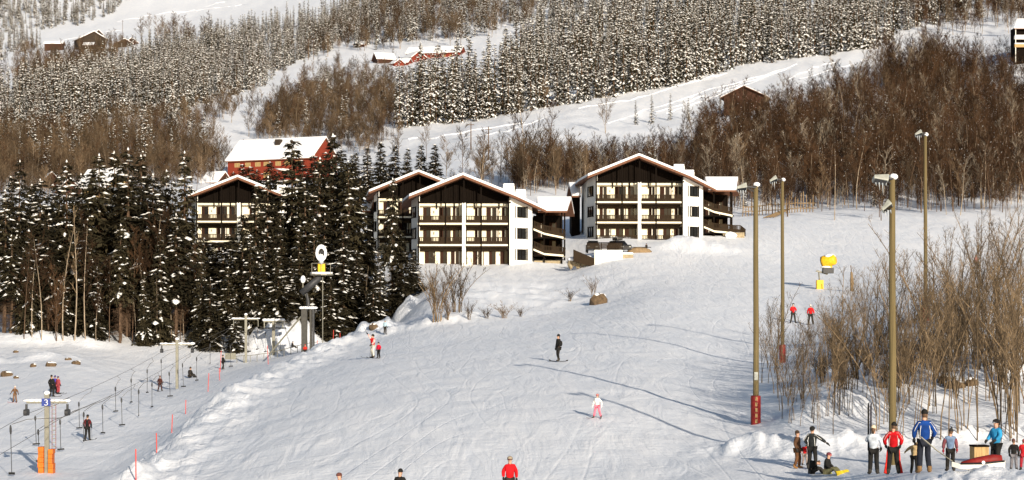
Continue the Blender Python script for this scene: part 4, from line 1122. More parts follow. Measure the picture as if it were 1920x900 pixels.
# ------------------------------------------------------------------ floodlight poles along the piste
def snow_cap(root, c, r, name='snow_cap', seed=1, hz=.2):
    m_ = MB(); m_.blob(c, r, r, hz, 0, seed, .08, 10, 5); m_.build(name, M['snow'], root, True)
def floodlight_pole(px, row, top, d0, d1, lamps, pad, label, r0):
    g = hit(px, row, d0, d1)
    h = (HR - top) * g.y / F - g.z
    root = empty('floodlight_pole', g, 0, label, 'light pole', 'floodlight poles along the piste')
    m_ = MB(); m_.tube([(0, 0, -1), (.02, 0, h * .35), (0, 0, h * .7), (0, 0, h)], [r0, r0 * .95, r0 * .86, r0 * .78], 12)
    m_.build('pole', M['pole_wood'], root, True)
    m_ = MB(); m_.tube([(0, 0, h + .003), (0, 0, h + .05)], r0 * .95, 10); m_.build('cap', M['dark_steel'], root)
    snow_cap(root, (.05, 0, h + .10), r0 * 1.2, seed=int(px), hz=.13)
    for dz, ax, tilt, s in lamps:
        br = MB(); br.tube([(0, -.1, h - dz), (ax * .75, -.2, h - dz + .05)], .045, 6); br.tube([(0, .0, h - dz - .25), (ax * .6, -.2, h - dz - .02)], .03, 6)
        q = br.build('bracket', M['dark_steel'], root)
        Mx = Matrix.Translation((ax, -.25, h - dz)) @ Matrix.Rotation(tilt, 4, 'Y') @ Matrix.Rotation(R(-25), 4, 'X')
        l_ = MB(); l_.prism([(-.52 * s, -.32 * s), (.45 * s, -.38 * s), (.45 * s, .38 * s), (-.52 * s, .32 * s)], lambda x, y: -.24 * s, lambda x, y: .12 * s + (.10 if x > 0 else -.05))
        for v in range(len(l_.v)): l_.v[v] = tuple(Mx @ Vector(l_.v[v]))
        lo = l_.build('floodlight', M['lamp'], root, bevel=.05)
        g_ = MB(); g_.box(-.42 * s, .36 * s, -.30 * s, .30 * s, -.27 * s, -.243 * s, 0, Mx); g_.build('lamp_glass', M['glass'], lo)
        for k in range(4):
            x = ax + (-.35 + .22 * k) * s
            i_ = MB(); i_.cone((x, -.3, h - dz - .15), (x + .03, -.3, h - dz - .3 - .2 * ((k * 7) % 3)), .03); i_.build('icicle', M['ice'], lo)
    if pad:
        p_ = MB(); p_.prism([(r0 * 1.75 * math.cos(a), r0 * 1.75 * math.sin(a)) for a in [2 * PI * k / 10 for k in range(10)]], pad[0], pad[1])
        po = p_.build('safety_pad', M['pad_red'], root, bevel=.06)
        if pad[2]:
            for k in range(5):
                q_ = MB(); q_.box(-.05, .05, -r0 * 1.75 - .012, -r0 * 1.70, pad[0] + .15 + k * .28, pad[0] + .34 + k * .28); q_.build('lettering_panel', M['plank'], po)
            q_ = MB(); q_.box(-.09, .09, -r0 - .03, -r0 + .02, 2.2, 2.6); q_.build('notice', M['lamp'], root)
    return root
floodlight_pole(1417, 795, 350, 95, 115, [(.05, -.72, R(-8), .55)], (-.1, 1.42, True), 'brown timber light pole with a red padded foot nearest the open piste', .150)
floodlight_pole(1467, 680, 340, 130, 146, [(-.1, -.62, R(-25), .55)], (-.3, 1.2, False), 'slimmer light pole rising behind the padded one', .128)
floodlight_pole(1673, 872, 336, 80, 98, [(.0, -.50, R(12), .62), (1.1, -.28, R(-38), .5)], None, 'thick greenish light pole carrying two icy floodlights', .152)
floodlight_pole(1735, 602, 255, 125, 145, [(-.15, -.50, R(-20), .5)], (-.3, 1.5, False), 'tallest light pole with a dark red foot inside the thicket', .128)

# ------------------------------------------------------------------ T-bar lift: towers, rope, bars, return wheel
def lift_tower(px, row, top, d0, d1, arm, label, pad=False, sign=False, sheaves=True):
    g = hit(px, row, d0, d1)
    h = (HR - top) * g.y / F - g.z
    root = empty('lift_tower', g, R(0), label, 'lift tower', 'towers of the drag lift')
    m_ = MB(); m_.box(-.13, .13, -.12, .12, -1, h); m_.build('column', M['steel'], root, bevel=.02)
    m_ = MB(); m_.box(-arm, arm, -.06, .06, h - .58, h - .44); m_.build('cross_arm', M['steel'], root, bevel=.02)
    snow_cap(root, (0, 0, h + .03), .19, seed=int(px), hz=.14)
    m_ = MB()
    rs = random.Random(int(px))
    for k in range(9):
        x = -arm + 2 * arm * k / 8
        m_.blob((x, 0, h - .41), .20 + rs.uniform(0, .1), .10, .05 + rs.uniform(0, .07), 0, k, .1, 8, 4)
    q = m_.build('snow', M['snow'], root, True); q['kind'] = 'stuff'
    for sx in (-1, 1):
        if sheaves:
            s_ = MB(); s_.box(sx * arm - .06, sx * arm + .06, -.06, .06, h - 1.1, h - .62); so = s_.build('hanger', M['dark_steel'], root)
            for k in (-1, 1):
                s_ = MB(); c = Vector((sx * arm - .1, .22 * k, h - 1.1)); s_.tube([c, c + Vector((.2, 0, 0))], .19, 12); s_.build('sheave', M['dark_steel'], so)
        else:
            s_ = MB(); s_.tube([(sx * arm, 0, h - .55), (sx * arm, 0, h - 1.3)], .05, 6); s_.build('hanger', M['steel'], root)
    if pad:
        for x0, x1, z1, sd in ((-.46, -.135, 1.52, 1), (.135, .40, 1.38, 2)):
            p_ = MB(); rp_ = random.Random(sd)
            for k in range(5):
                za, zb_ = z1 * k / 5 - (.1 if k == 0 else -.004), z1 * (k + 1) / 5
                e = rp_.uniform(-.025, .025)
                p_.prism([(x0 - (e if sd == 1 else 0), -.36), (x1 + (e if sd == 2 else 0), -.36), (x1 + (e if sd == 2 else 0), .36), (x0 - (e if sd == 1 else 0), .36)], za, zb_)
            p_.build('safety_pad', M['pad_orange'], root, bevel=.03)
        for k in range(12):
            l_ = MB(); l_.box(.30, .52, -.02, .02, 1.5 + k * .24, 1.54 + k * .24); l_.build('ladder_rung', M['steel'], root)
        for x in (.30, .52):
            l_ = MB(); l_.box(x - .012, x + .012, -.015, .015, 1.35, h - .65); l_.build('ladder_rail', M['pad_red'], root)
    if sign:
        s_ = MB(); s_.box(-.26, .26, -.23, -.2, h - .72, h - .28); so = s_.build('number_sign', M['sign_blue'], root)
        n_ = MB(); zc = h - .5
        n_.tube([(.09 * math.sin(t) - .01, -.237, zc + .075 + .075 * math.cos(t)) for t in [R(-60 + 24 * k) for k in range(10)]], .022, 5)
        n_.tube([(.10 * math.sin(t) - .01, -.237, zc - .085 + .085 * math.cos(t)) for t in [R(0 + 24 * k) for k in range(11)]], .022, 5)
        n_.build('numeral', M['sign_white'], so)
    return root, g + Vector((-arm, 0, h - 1.2)), g + Vector((arm, 0, h - 1.2))
t1o, a1, b1 = lift_tower(88, 887, 738, 112, 128, 1.2, 'drag lift tower with orange padding and a blue number sign', True, True)
t2o, a2, b2 = lift_tower(332, 729, 636, 180, 204, 1.45, 'weathered drag lift tower between two hanging rows of bars')
t3o, a3, b3 = lift_tower(461, 680, 590, 214, 236, 1.35, 'snow crusted drag lift tower next to the return wheel', False, False, False)
g4 = hit(513, 667, 224, 242)
h4 = (HR - 604) * g4.y / F - g4.z
st = empty('return_station', g4, 0, 'return wheel of the drag lift on a single snow topped post', 'lift station')
m_ = MB(); m_.box(-.17, .17, -.17, .17, -1, h4); m_.build('post', M['steel'], st, bevel=.02)
m_ = MB(); m_.box(-1.15, 1.15, -.15, .15, h4, h4 + .16); m_.build('beam', M['steel'], st)
for x in (-1.1, 1.0):
    m_ = MB(); m_.box(x, x + .12, -.1, .1, h4 - .7, h4 - .003); m_.build('beam_end', M['steel'], st)
m_ = MB(); m_.tube([(.15, .3, h4 - .75), (.15, .3, h4 - .6)], 1.25, 28); m_.build('wheel', M['dark_steel'], st)
m_ = MB()
for k in range(6): m_.blob((-1.0 + .4 * k, 0, h4 + .25), .33, .22, .17, 0, k, .1, 8, 4)
q = m_.build('snow', M['snow'], st, True); q['kind'] = 'stuff'
def sag(a, b, k, n_=14):
    return [a.lerp(b, i / n_) + Vector((0, 0, -k * 4 * (i / n_) * (1 - i / n_))) for i in range(n_ + 1)]
rope_paths = []
for lb, pts in (('lift rope running on the far side of the towers', [a1 + (a1 - a2) * .9 + Vector((0, 0, -.3)), a1, a2, a3, g4 + Vector((-1.1, .3, h4 - .68))]), ('lift rope running on the near side of the towers', [b1 + (b1 - b2) * .9 + Vector((0, 0, -.3)), b1, b2, b3, g4 + Vector((1.4, .3, h4 - .68))])):
    path = []
    for a, b in zip(pts[:-1], pts[1:]): path += sag(a, b, .28)
    m_ = MB(); m_.tube(path, .014, 4); tag(m_.build('lift_rope', M['cable']), lb, 'rope', 'ropes of the drag lift')
    rope_paths.append(path)
# bars: column, top of spring box, bottom of bar, which rope
BARS = [(22,805,890,1),(68,783,833,0),(74,810,866,1),(114,791,844,1),(149,757,803,0),(157,777,828,1),(193,762,812,1),(217,728,771,0),(229,749,797,1),(246,712,754,0),(260,734,780,1),(276,694,735,0),(285,720,763,1),
        (303,675,716,0),(319,700,743,1),(344,683,724,1),(369,671,712,1),(394,646,680,0),(433,649,686,1),(449,622,655,0),(467,626,660,0),(484,621,655,0),(499,625,660,1),(526,628,658,1)]
rod_m, tee_m, box_m = MB(), MB(), MB()
rod_m.tube([(0, 0, .03), (0, 0, 1)], .022, 6); tee_m.box(-.24, .24, -.03, .03, -.02, .04); box_m.blob((0, 0, 1.10), .07, .07, .13, 0, 1, 0, 8, 5)
rod_m, tee_m, box_m = rod_m.mesh('rod', M['dark_steel']), tee_m.mesh('crossbar', M['rubber']), box_m.mesh('spring_box', M['dark_steel'])
for i, (px, t0, b0, side) in enumerate(BARS):
    g = hit(px, b0 + 4, 105, 236)
    L = max(.9, (b0 - t0) * g.y / F * .88)
    root = empty('lift_bar', g + Vector((0, 0, .15)), random.Random(i).uniform(0, 3), 'hanging black lift bar dangling over the drag lift track', 'lift bar', 'hanging bars of the drag lift')
    if px == 22: root['label'] = 'hanging lift bar closest to the lower left corner'
    if px == 526: root['label'] = 'hanging lift bar just right of the return wheel post'
    for nm, m in (('rod', rod_m), ('crossbar', tee_m), ('spring_box', box_m)):
        o = link(nm, m, root); o.scale = (1, 1, L)
        o.rotation_euler = (0, R(random.Random(i).uniform(-3, 3)), 0)
    p = Vector(root.location) + Vector((0, 0, L * 1.2))
    tgt = min(rope_paths[side], key=lambda q: (q - p).length)
    # nearest point on the rope
    best = None
    for a, b in zip(rope_paths[side][:-1], rope_paths[side][1:]):
        ab = b - a
        t = max(0, min(1, (p - a).dot(ab) / max(1e-9, ab.length_squared))); q = a + ab * t
        if best is None or (q - p).length < (best - p).length: best = q
    Rz = Matrix.Rotation(-root.rotation_euler[2], 4, 'Z')
    e = Rz @ (best - Vector(root.location)); s0 = Vector((0, 0, L * 1.24))
    mid = s0.lerp(e, .5) + Vector((0, 0, .15)) + Rz @ Vector((.35, 0, 0))
    c_ = MB(); c_.tube([s0, s0.lerp(mid, .5) + Vector((0, 0, .12)), mid, mid.lerp(e, .5), e], .018, 4); c_.build('cord', M['cable'], root)
# low barrier and boards below the return wheel
br = empty('low_barrier', gp(498, 226), R(-4), 'low tubular barrier between the lift towers and the return wheel', 'barrier')
for k in range(12):
    m_ = MB(); z = gz(br.location.x + (-3.2 + .75 * k), br.location.y) - br.location.z
    m_.tube([(-3.2 + .75 * k, 0, z - .2), (-3.2 + .75 * k, 0, z + .75)], .035, 5); m_.build('post', M['steel'], br)
m_ = MB(); m_.tube([(-3.3 + .75 * k, 0, gz(br.location.x + (-3.2 + .75 * k), br.location.y) - br.location.z + .75) for k in range(13)], .04, 5); m_.build('rail', M['steel'], br)
m_ = MB(); m_.box(-4.5, -3.3, -.1, 0, .1, .8); m_.build('side_board', M['steel'], br)

# ------------------------------------------------------------------ snow gun on its mast beside the lift
gm_ = hit(578, 657, 212, 236)
hm = (HR - 578) * gm_.y / F - gm_.z
sg = empty('snow_gun_mast', gm_, 0, 'snow gun with white icy ring and yellow stand on a tilted arm before spruces', 'snow gun')
for x, w in ((-.42, .62), (.28, .22), (.56, .2)):
    m_ = MB(); m_.box(x - w / 2, x + w / 2, -.3, .3, -1, hm); m_.build('mast_beam', M['dark_steel' if w < .21 else 'mast'], sg)
m_ = MB()
for k in range(8): m_.blob((-.75 + .22 * k, -.1, hm + .05), .25, .35, .16, 0, k, .15, 8, 4)
m_.build('snow', M['snow'], sg, True)
pe = (at(603, 514, gm_.y) - gm_)
m_ = MB(); m_.tube([(0, 0, hm - .1), (-.05, 0, hm + .9), Vector((-.2, 0, hm + 1.6))], [.22, .16, .14], 8); m_.build('pivot', M['dark_steel'], sg)
m_ = MB(); m_.tube([Vector((-.75, 0, hm + 1.6)), pe + Vector((-.1, 0, -.25))], .36, 12); m_.build('arm', M['dark_steel'], sg, True)
m_ = MB(); m_.prism([(pe.x + 1.25 * math.cos(2 * PI * k / 12), .9 * math.sin(2 * PI * k / 12)) for k in range(12)], pe.z - .12, pe.z + .02); pf = m_.build('platform', M['steel'], sg)
m_ = MB(); m_.prism([(pe.x + 1.2 * math.cos(2 * PI * k / 12), .85 * math.sin(2 * PI * k / 12)) for k in range(12)], pe.z + .023, pe.z + .22); m_.build('snow', M['snow'], pf, bevel=.06)
for k in range(7):
    x = pe.x - 1.0 + 2.0 * k / 6
    if 0 < k < 6 and k % 3: continue
    m_ = MB(); m_.tube([(x, -.5, pe.z), (x, -.5, pe.z + 1.15)], .03, 5); m_.build('rail_post', M['steel'], pf)
m_ = MB(); m_.tube([(pe.x - 1.0, -.5, pe.z + 1.15), (pe.x + 1.0, -.5, pe.z + 1.15)], .03, 5); m_.build('rail', M['steel'], pf)
m_ = MB(); m_.prism([(pe.x - .38, -.35), (pe.x + .38, -.35), (pe.x + .38, .35), (pe.x - .38, .35)], pe.z + .22, pe.z + 1.2); m_.build('stand', M['yellow'], sg, bevel=.08)
hd = Vector((pe.x, -.1, pe.z + 2.25))
m_ = MB()
N = 16
def ring(y, r, ks=1.0): return [(hd.x + r * math.cos(2 * PI * k / N), y, hd.z + r * ks * math.sin(2 * PI * k / N)) for k in range(N)]
prof = [(.45, .40), (-.1, .52), (-.45, .62), (-.55, .58), (-.5, .34), (-.1, .30)]
for (y0, r0), (y1, r1) in zip(prof[:-1], prof[1:]):
    m_.add(ring(y0, r0, 1.5) + ring(y1, r1, 1.5), [(k, (k + 1) % N, N + (k + 1) % N, N + k) for k in range(N)])
m_.build('fan_ring', M['snow'], sg, True)
m_ = MB(); m_.add(ring(-.12, .33, 1.5), [tuple(reversed(range(N)))]); m_.build('fan_opening', M['rubber'], sg)
for k in range(5):
    m_ = MB(); a = PI / 2 + 2 * PI * k / 5; m_.box(-.05, .05, -.02, .02, 0, .42, 0, Matrix.Translation((hd.x, -.28, hd.z)) @ Matrix.Rotation(a, 4, 'Y')); m_.build('fan_blade', M['dark_steel'], sg)
m_ = MB(); m_.tube([(hd.x, -.35, hd.z - 1.0), (hd.x - .1, -.62, hd.z - .1)], [.28, .10], 8); m_.tube([(hd.x, -.3, hd.z - 1.1), (hd.x + .12, -.62, hd.z - .15)], [.26, .08], 8); m_.build('frozen_spray', M['ice'], sg, True)
pl_ = at(606, 520, gm_.y) - gm_
m_ = MB(); zz = gz(gm_.x + pl_.x, gm_.y - .6) - gm_.z; m_.tube([(pl_.x, -.6, zz), (pl_.x, -.6, pl_.z)], .05, 6); m_.build('feed_pipe', M['steel'], sg)
e_ = at(505, 664, gm_.y + 1) - gm_
m_ = MB(); m_.tube([(-.5, -.1, hm - .6), e_], .10, 6); m_.build('stay', M['steel'], sg)
e_ = at(568, 530, gm_.y) - gm_
m_ = MB(); m_.tube([(-.2, 0, hm + 1.2), e_ + Vector((0, 0, -.5)), e_ + Vector((-.02, 0, .3))], .07, 6); m_.build('lamp_arm', M['steel'], sg)
m_ = MB(); m_.blob(e_ + Vector((0, 0, .35)), .28, .22, .42, 0, 5, .05, 10, 6); m_.build('lamp', M['snow'], sg, True)

# yellow snow gun standing on the piste
g = hit(1540, 542, 205, 240)
s2 = empty('snow_gun', g, 0, 'yellow snow gun with a snowy barrel standing on the upper piste', 'snow gun')
k_ = g.y / F
def q_(px, row, y=0): v = at(px, row, g.y) - g; return Vector((v.x, y, v.z))
m_ = MB(); a = q_(1537, 541); m_.box(a.x - .38, a.x + .38, -.35, .35, -.3, .95); m_.build('base_pad', M['yellow'], s2, bevel=.08)
m_ = MB(); m_.tube([q_(1537, 530), q_(1535, 510), q_(1530, 508)], .09, 6); m_.tube([q_(1532, 508), q_(1552, 514)], .10, 6); m_.build('leg', M['steel'], s2)
m_ = MB(); a = q_(1553, 506); m_.box(a.x - .62, a.x + .55, -.4, .4, a.z - .38, a.z + .22); m_.build('motor_box', M['dark_steel'], s2, bevel=.05)
m_ = MB(); a = q_(1551, 501.5); m_.blob(a + Vector((-.1, 0, .05)), .6, .4, .12, 0, 3, .1); m_.build('snow', M['snow'], s2, True)
hd = q_(1555, 489)
m_ = MB(); Mx = Matrix.Translation(hd) @ Matrix.Rotation(R(-28), 4, 'Z') @ Matrix.Rotation(R(-12), 4, 'Y')
m_.tube([Mx @ Vector((-.75, 0, .05)), Mx @ Vector((-.5, 0, .05)), Mx @ Vector((0, 0, 0)), Mx @ Vector((.6, 0, 0)), Mx @ Vector((.72, 0, 0))], [.62, .64, .60, .55, .42], 16); m_.build('barrel', M['yellow'], s2, True)
m_ = MB(); m_.tube([Mx @ Vector((-.82, 0, .05)), Mx @ Vector((-.753, 0, .05))], .60, 16); m_.build('barrel_mouth', M['rubber'], s2)
m_ = MB(); m_.blob(hd + Vector((.05, 0, .5)), .62, .5, .26, 0, 8, .1); m_.build('snow', M['snow'], s2, True)
m_ = MB(); m_.tube([q_(1555, 505), q_(1556, 496)], [.22, .3], 8); m_.build('neck', M['yellow'], s2)
g = hit(1597, 546, 190, 235)
pp = empty('padded_post', g, R(5), 'short brown wrapped post right of the yellow snow gun', 'post')
m_ = MB(); m_.tube([(0, 0, -.3), (.02, 0, .9), (-.03, 0, 2.0)], [.16, .2, .12], 8); m_.build('wrap', M['fence_wood'], pp, True)
m_ = MB(); m_.tube([(-.03, 0, 1.9), (-.1, 0, 2.7)], .05, 6); m_.build('stick', M['bark'], pp)

# ------------------------------------------------------------------ red marker stakes
stake_m = MB(); stake_m.tube([(0, 0, -.3), (0, 0, 1)], .03, 6); stake_m = stake_m.mesh('marker_stake', M['stake'])
for i, (px, top, base, dd) in enumerate([(255,842,903,(95,118)),(294,812,851,(110,150)),(322,777,811,(118,160)),(348,750,776,(125,170)),(390,700,735,(140,195)),(412,690,713,(160,205)),(413,640,680,(180,215)),(503,648,683,(190,215)),(625,628,656,(200,225)),(638,632,650,(205,230)),(588,640,655,(205,232)),(595,638,653,(205,236))]):
    g = hit(px, base, *dd)
    o = link('marker_stake', stake_m, None, g, (R(random.Random(i).uniform(-3, 3)), R(random.Random(i + 50).uniform(-3, 3)), 0), (1, 1, (base - top) * g.y / F))
    tag(o, 'thin red marker stake stuck in the berm left of the piste', 'stake', 'red marker stakes')
    if px == 255: o['label'] = 'thin red marker stake lowest in the picture on the berm'
# ------------------------------------------------------------------ rocks
def rock(px, row, d0, d1, rx, rzz, lb, seed, snow=True, dx=0.0):
    g = hit(px, row, d0, d1)
    o = empty('rock', g, 0, lb, 'rock')
    m_ = MB(); m_.blob((0, 0, rzz * .25), rx, rx * .8, rzz, 0, seed, .2, 9, 5); m_.build('stone', M['rock'], o)
    if snow:
        m_ = MB(); m_.blob((0, rx * .25, rzz * .95), rx * .9, rx * .7, rzz * .32, 0, seed + 9, .12, 9, 4); m_.build('snow', M['snow'], o, True)
rock(1123, 570, 206, 222, .95, .9, 'brown square boulder sticking out of the snowy bank', 3)
for i, (px, row, rx, rr, lb) in enumerate([(12, 703, 1.0, .7, 'brown rock at the left edge below the stand'),(95, 684, .9, .65, 'largest brown rock in the snow below the left spruces'),(62, 685, .5, .5, 'small dark rock left of the largest brown rock'),(143, 680, .8, .5, 'flat brown rock right of the largest brown rock'),(128, 672, .6, .35, 'thin mossy rock above the flat brown rock'),(30, 658, .5, .35, 'small brown rock on the left snow mound'),(30, 707, .4, .35, 'tiny rock right of the rock at the left edge')]):
    rock(px, row + 3, 180, 236, rx * .62, rr * .55, lb, 20 + i)
for i, (px, row, rx, lb) in enumerate([(1790, 728, .8, 'dark brown rock hollow deep in the thicket'),(1822, 722, .5, 'smaller brown rock right of the dark hollow'),(1770, 718, .5, 'brown rock left of the dark hollow'),(1878, 716, .35, 'dark rock in the snow at the right of the thicket')]):
    rock(px, row, 95, 125, rx * .7, .32, lb, 40 + i)
rock(700, 620, 205, 240, .5, .45, 'half buried stone under the snow lump beside the last spruces', 60)
# ------------------------------------------------------------------ utility poles on the hillside
for px, top, base, d, lb in [(883,232,282,545,'thin dark pole standing on the field left of its twin'),(916,238,300,520,'thin dark pole right of its twin on the field'),(230,38,72,1150,'thin pole on the far snowy field'),(578,72,112,860,'wooden pole at the corner of the clearing'),(588,72,112,860,'second wooden pole of the pair at the clearing'),(289,268,305,500,'thin pole rising behind the left spruces'),(864,60,100,880,'thin pole at the right end of the red farm'),(1300,60,130,700,'thin pole inside the upper forest')]:
    h = hill(np.array([px]), np.array([base]), 350)
    p = gp(px, h[0][2]) if h else gp(px, d)
    hh = (base - top) * p.y / F
    root = empty('utility_pole', p, 0, lb, 'utility pole', 'utility poles on the hillside')
    m_ = MB(); m_.tube([(0, 0, -1), (0, 0, hh)], [.15, .11], 6); m_.build('pole', M['bark'], root)
    m_ = MB(); m_.box(-.7, .7, -.05, .05, hh - .6, hh - .45); m_.build('cross_arm', M['bark'], root)
# ski tracks over the upper field: shallow ridges of pushed snow
TR = [[(1140,232),(1240,200),(1330,170),(1420,146),(1500,122)],[(1230,212),(1300,190),(1370,165),(1440,142),(1505,118)],[(1250,215),(1330,186),(1420,152),(1498,122)],[(1500,150),(1560,132),(1610,118),(1655,103)],[(1480,148),(1545,122),(1570,118),(1590,140)],[(1085,205),(1180,190),(1280,160),(1380,135)],
      [(700,262),(800,262),(900,244),(1000,228)],[(850,262),(950,248),(1040,215)],[(220,42),(300,28),(400,16),(480,8)],[(330,28),(380,14),(430,4)],[(110,78),(200,60),(300,48)]]
m_ = MB()
for tr_ in TR:
    pp_ = []
    for (x0, y0), (x1, y1) in zip(tr_[:-1], tr_[1:]):
        for k in range(6): pp_.append((x0 + (x1 - x0) * k / 6, y0 + (y1 - y0) * k / 6))
    hp = hill(np.array([q[0] for q in pp_]), np.array([q[1] for q in pp_]), 400)
    P_ = [gp(q[0], q[2]) for q in hp]
    for off in (0, .9):
        pts = [p + Vector((0, off, .06)) for p in P_]
        if len(pts) > 2: m_.tube(pts, [.15 + .05 * math.sin(i * 2.1) for i in range(len(pts))], 5)
q = m_.build('ski_tracks', M['ground_snow']); q['kind'] = 'stuff'; q['label'] = 'pale ski tracks drawn across the sloping fields'
# ------------------------------------------------------------------ people
def skin_obj(name, verts, edges, radii, root_i, m, parent, sub=1):
    me = bpy.data.meshes.new(name)
    me.from_pydata(verts, edges, [])
    me.materials.append(m)
    o = link(name, me, parent)
    md = o.modifiers.new('skin', 'SKIN')
    md.use_smooth_shade = True
    sk = me.skin_vertices[0].data
    for i, r in enumerate(radii):
        sk[i].radius = r if hasattr(r, '__len__') else (r, r)
        sk[i].use_root = (i == root_i)
    s = o.modifiers.new('smooth', 'SUBSURF'); s.levels = sub; s.render_levels = sub
    return o
_gl = {}
def glove_mesh(c):
    """palm, four unequal bent fingers and a thumb; pointing down -z, thumb towards -y"""
    k = tuple(c)
    if k in _gl: return _gl[k]
    g = MB()
    g.tube([(0, 0, .01), (0, -.002, -.02), (0, -.004, -.05)], [.017, .024, .022], 8)
    for i, (y, L) in enumerate(((-.016, .040), (-.005, .046), (.006, .043), (.016, .034))):
        p = Vector((0, y - .003, -.048)); g.tube([p, p + Vector((-.004, y * .12, -L * .55)), p + Vector((-.016, y * .15, -L))], [.0068, .0062, .0045], 6)
    g.tube([(0, -.016, -.012), (-.006, -.032, -.030), (-.012, -.034, -.046)], [.009, .0075, .005], 6)
    _gl[k] = g.mesh('glove', cloth(c), True)
    return _gl[k]
def person(loc, H, yaw, label, jacket, pants, hat=None, hatkind='helmet', pose=None, skis=None, board=None, poles=False, gloves=(.02, .02, .02), stripes=None, pack=None, goggles=None, boots=(.04, .035, .03), hair=False, sleeve=None, group='people on the piste', side=None):
    """unit-height figure facing -y; pose overrides joints by name"""
    J = dict(pel=(0, 0, .515), wai=(0, 0, .60), che=(0, .005, .715), nec=(0, .0, .825), hd0=(0, -.006, .875), hd1=(0, -.010, .93), hd2=(0, -.006, .975),
             shL=(.098, 0, .79), elL=(.145, .02, .655), wrL=(.150, -.035, .53), shR=(-.098, 0, .79), elR=(-.145, .02, .655), wrR=(-.150, -.035, .53),
             hpL=(.058, 0, .49), knL=(.07, -.02, .275), anL=(.075, .015, .055), toL=(.085, -.075, .025), hpR=(-.058, 0, .49), knR=(-.07, -.02, .275), anR=(-.075, .015, .055), toR=(-.085, -.075, .025))
    J.update(pose or {})
    rp = random.Random(label)
    for k in ('elL', 'elR', 'wrL', 'wrR'):
        q = J[k]; J[k] = (q[0] + rp.uniform(-.012, .012), q[1] + rp.uniform(-.03, .02), q[2] + rp.uniform(-.01, .02))
    tl = rp.uniform(-.012, .012)
    for k in ('hd1', 'hd2'):
        q = J[k]; J[k] = (q[0] + tl * (1 if k == 'hd1' else 1.8), q[1], q[2])
    J = {k: Vector(v) for k, v in J.items()}
    root = empty('person', loc, yaw, label, 'person', group, H)
    def chain(names_r, edges, nm, m, rt):
        nms = [q[0] for q in names_r]; ix = {q: i for i, q in enumerate(nms)}
        return skin_obj(nm, [J[q] for q in nms], [(ix[a], ix[b]) for a, b in edges], [q[1] for q in names_r], ix[rt], m, root)
    E_t = [('pel', 'wai'), ('wai', 'che'), ('che', 'nec')]
    E_a = [('che', 'shL'), ('shL', 'elL'), ('elL', 'wrL'), ('che', 'shR'), ('shR', 'elR'), ('elR', 'wrR')]
    E_l = [('pel', 'hpL'), ('hpL', 'knL'), ('knL', 'anL'), ('anL', 'toL'), ('pel', 'hpR'), ('hpR', 'knR'), ('knR', 'anR'), ('anR', 'toR')]
    body = chain([('pel', (.075, .06)), ('wai', (.07, .055)), ('che', (.085, .06)), ('nec', .034), ('hd0', (.042, .05)), ('hd1', (.047, .058)), ('hd2', (.030, .036)), ('shL', .04), ('elL', .028), ('wrL', .02), ('shR', .04), ('elR', .028), ('wrR', .02),
           ('hpL', .056), ('knL', .04), ('anL', .026), ('toL', .022), ('hpR', .056), ('knR', .04), ('anR', .026), ('toR', .022)], E_t + [('nec', 'hd0'), ('hd0', 'hd1'), ('hd1', 'hd2')] + E_a + E_l, 'body', M['skin'], 'pel')
    mj = cloth(jacket)
    J['col'] = J['nec'].lerp(J['hd0'], .45)
    J['hem'] = J['pel'] + Vector((0, 0, -.035)) if 'hem' not in J else J['hem']
    chain([('hem', (.098, .078)), ('wai', (.096, .076)), ('che', (.112, .082)), ('nec', .054), ('col', .046), ('shL', .052), ('elL', .045), ('wrL', .034), ('shR', .052), ('elR', .045), ('wrR', .034)], [('hem', 'wai'), ('wai', 'che'), ('che', 'nec'), ('nec', 'col')] + E_a, 'jacket', mj, 'che')
    if sleeve is not None:
        for s in 'LR':
            chain([('sh' + s, .060), ('el' + s, .049), ('wr' + s, .038)], [('sh' + s, 'el' + s), ('el' + s, 'wr' + s)], 'sleeve', cloth(sleeve), 'sh' + s)
    chain([('pel', (.088, .074)), ('hpL', .066), ('knL', .052), ('anL', .046), ('hpR', .066), ('knR', .052), ('anR', .046)], [e for e in E_l if e[1][:2] != 'to'] , 'trousers', cloth(pants), 'pel')
    if side is not None:      # flared side panels of ski trousers
        for s, sx in (('L', 1), ('R', -1)):
            b_ = MB()
            a, c, e = J['hp' + s] + Vector((sx * .055, 0, 0)), J['kn' + s] + Vector((sx * .05, 0, 0)), J['an' + s] + Vector((sx * .055, 0, -.03))
            b_.tube([a, c, e], [.012, .02, .036], 6); b_.build('trouser_stripe', cloth(side), root, True)
    for s in 'LR':
        b_ = MB(); a, t = J['an' + s], J['to' + s]
        dv = (t - a); dv.z = 0
        dv = dv.normalized() if dv.length > 1e-4 else Vector((0, -1, 0)); zb_ = min(a.z, t.z + .03) - .052
        b_.tube([a + Vector((0, 0, .06)), a + Vector((0, 0, -.005)), a + dv * .03 + Vector((0, 0, -.022)), a + dv * .105 + Vector((0, 0, -.03))], [.040, .040, .034, .022], 8); b_.build('boot', cloth(boots), root, True)
        # gloves along the forearm
        w, e = J['wr' + s], J['el' + s]
        d = (w - e).normalized()
        o = link('glove', glove_mesh(gloves), root, w + d * .01, (Vector((0, 0, -1)).rotation_difference(d)).to_euler(), (1.15 if s == 'L' else -1.15, 1.15, 1.15))
    up = (J['hd2'] - J['hd0']).normalized()
    hc = J['hd1'] + up * .018
    rot = Vector((0, 0, 1)).rotation_difference(up).to_matrix().to_4x4()
    Mh = Matrix.Translation(hc) @ rot
    f_ = MB(); f_.blob((0, -.056, -.022), .008, .012, .014, 0, 1, 0, 6, 4); f_.v = [tuple(Mh @ Vector(v)) for v in f_.v]; f_.build('nose', M['skin'], root, True)
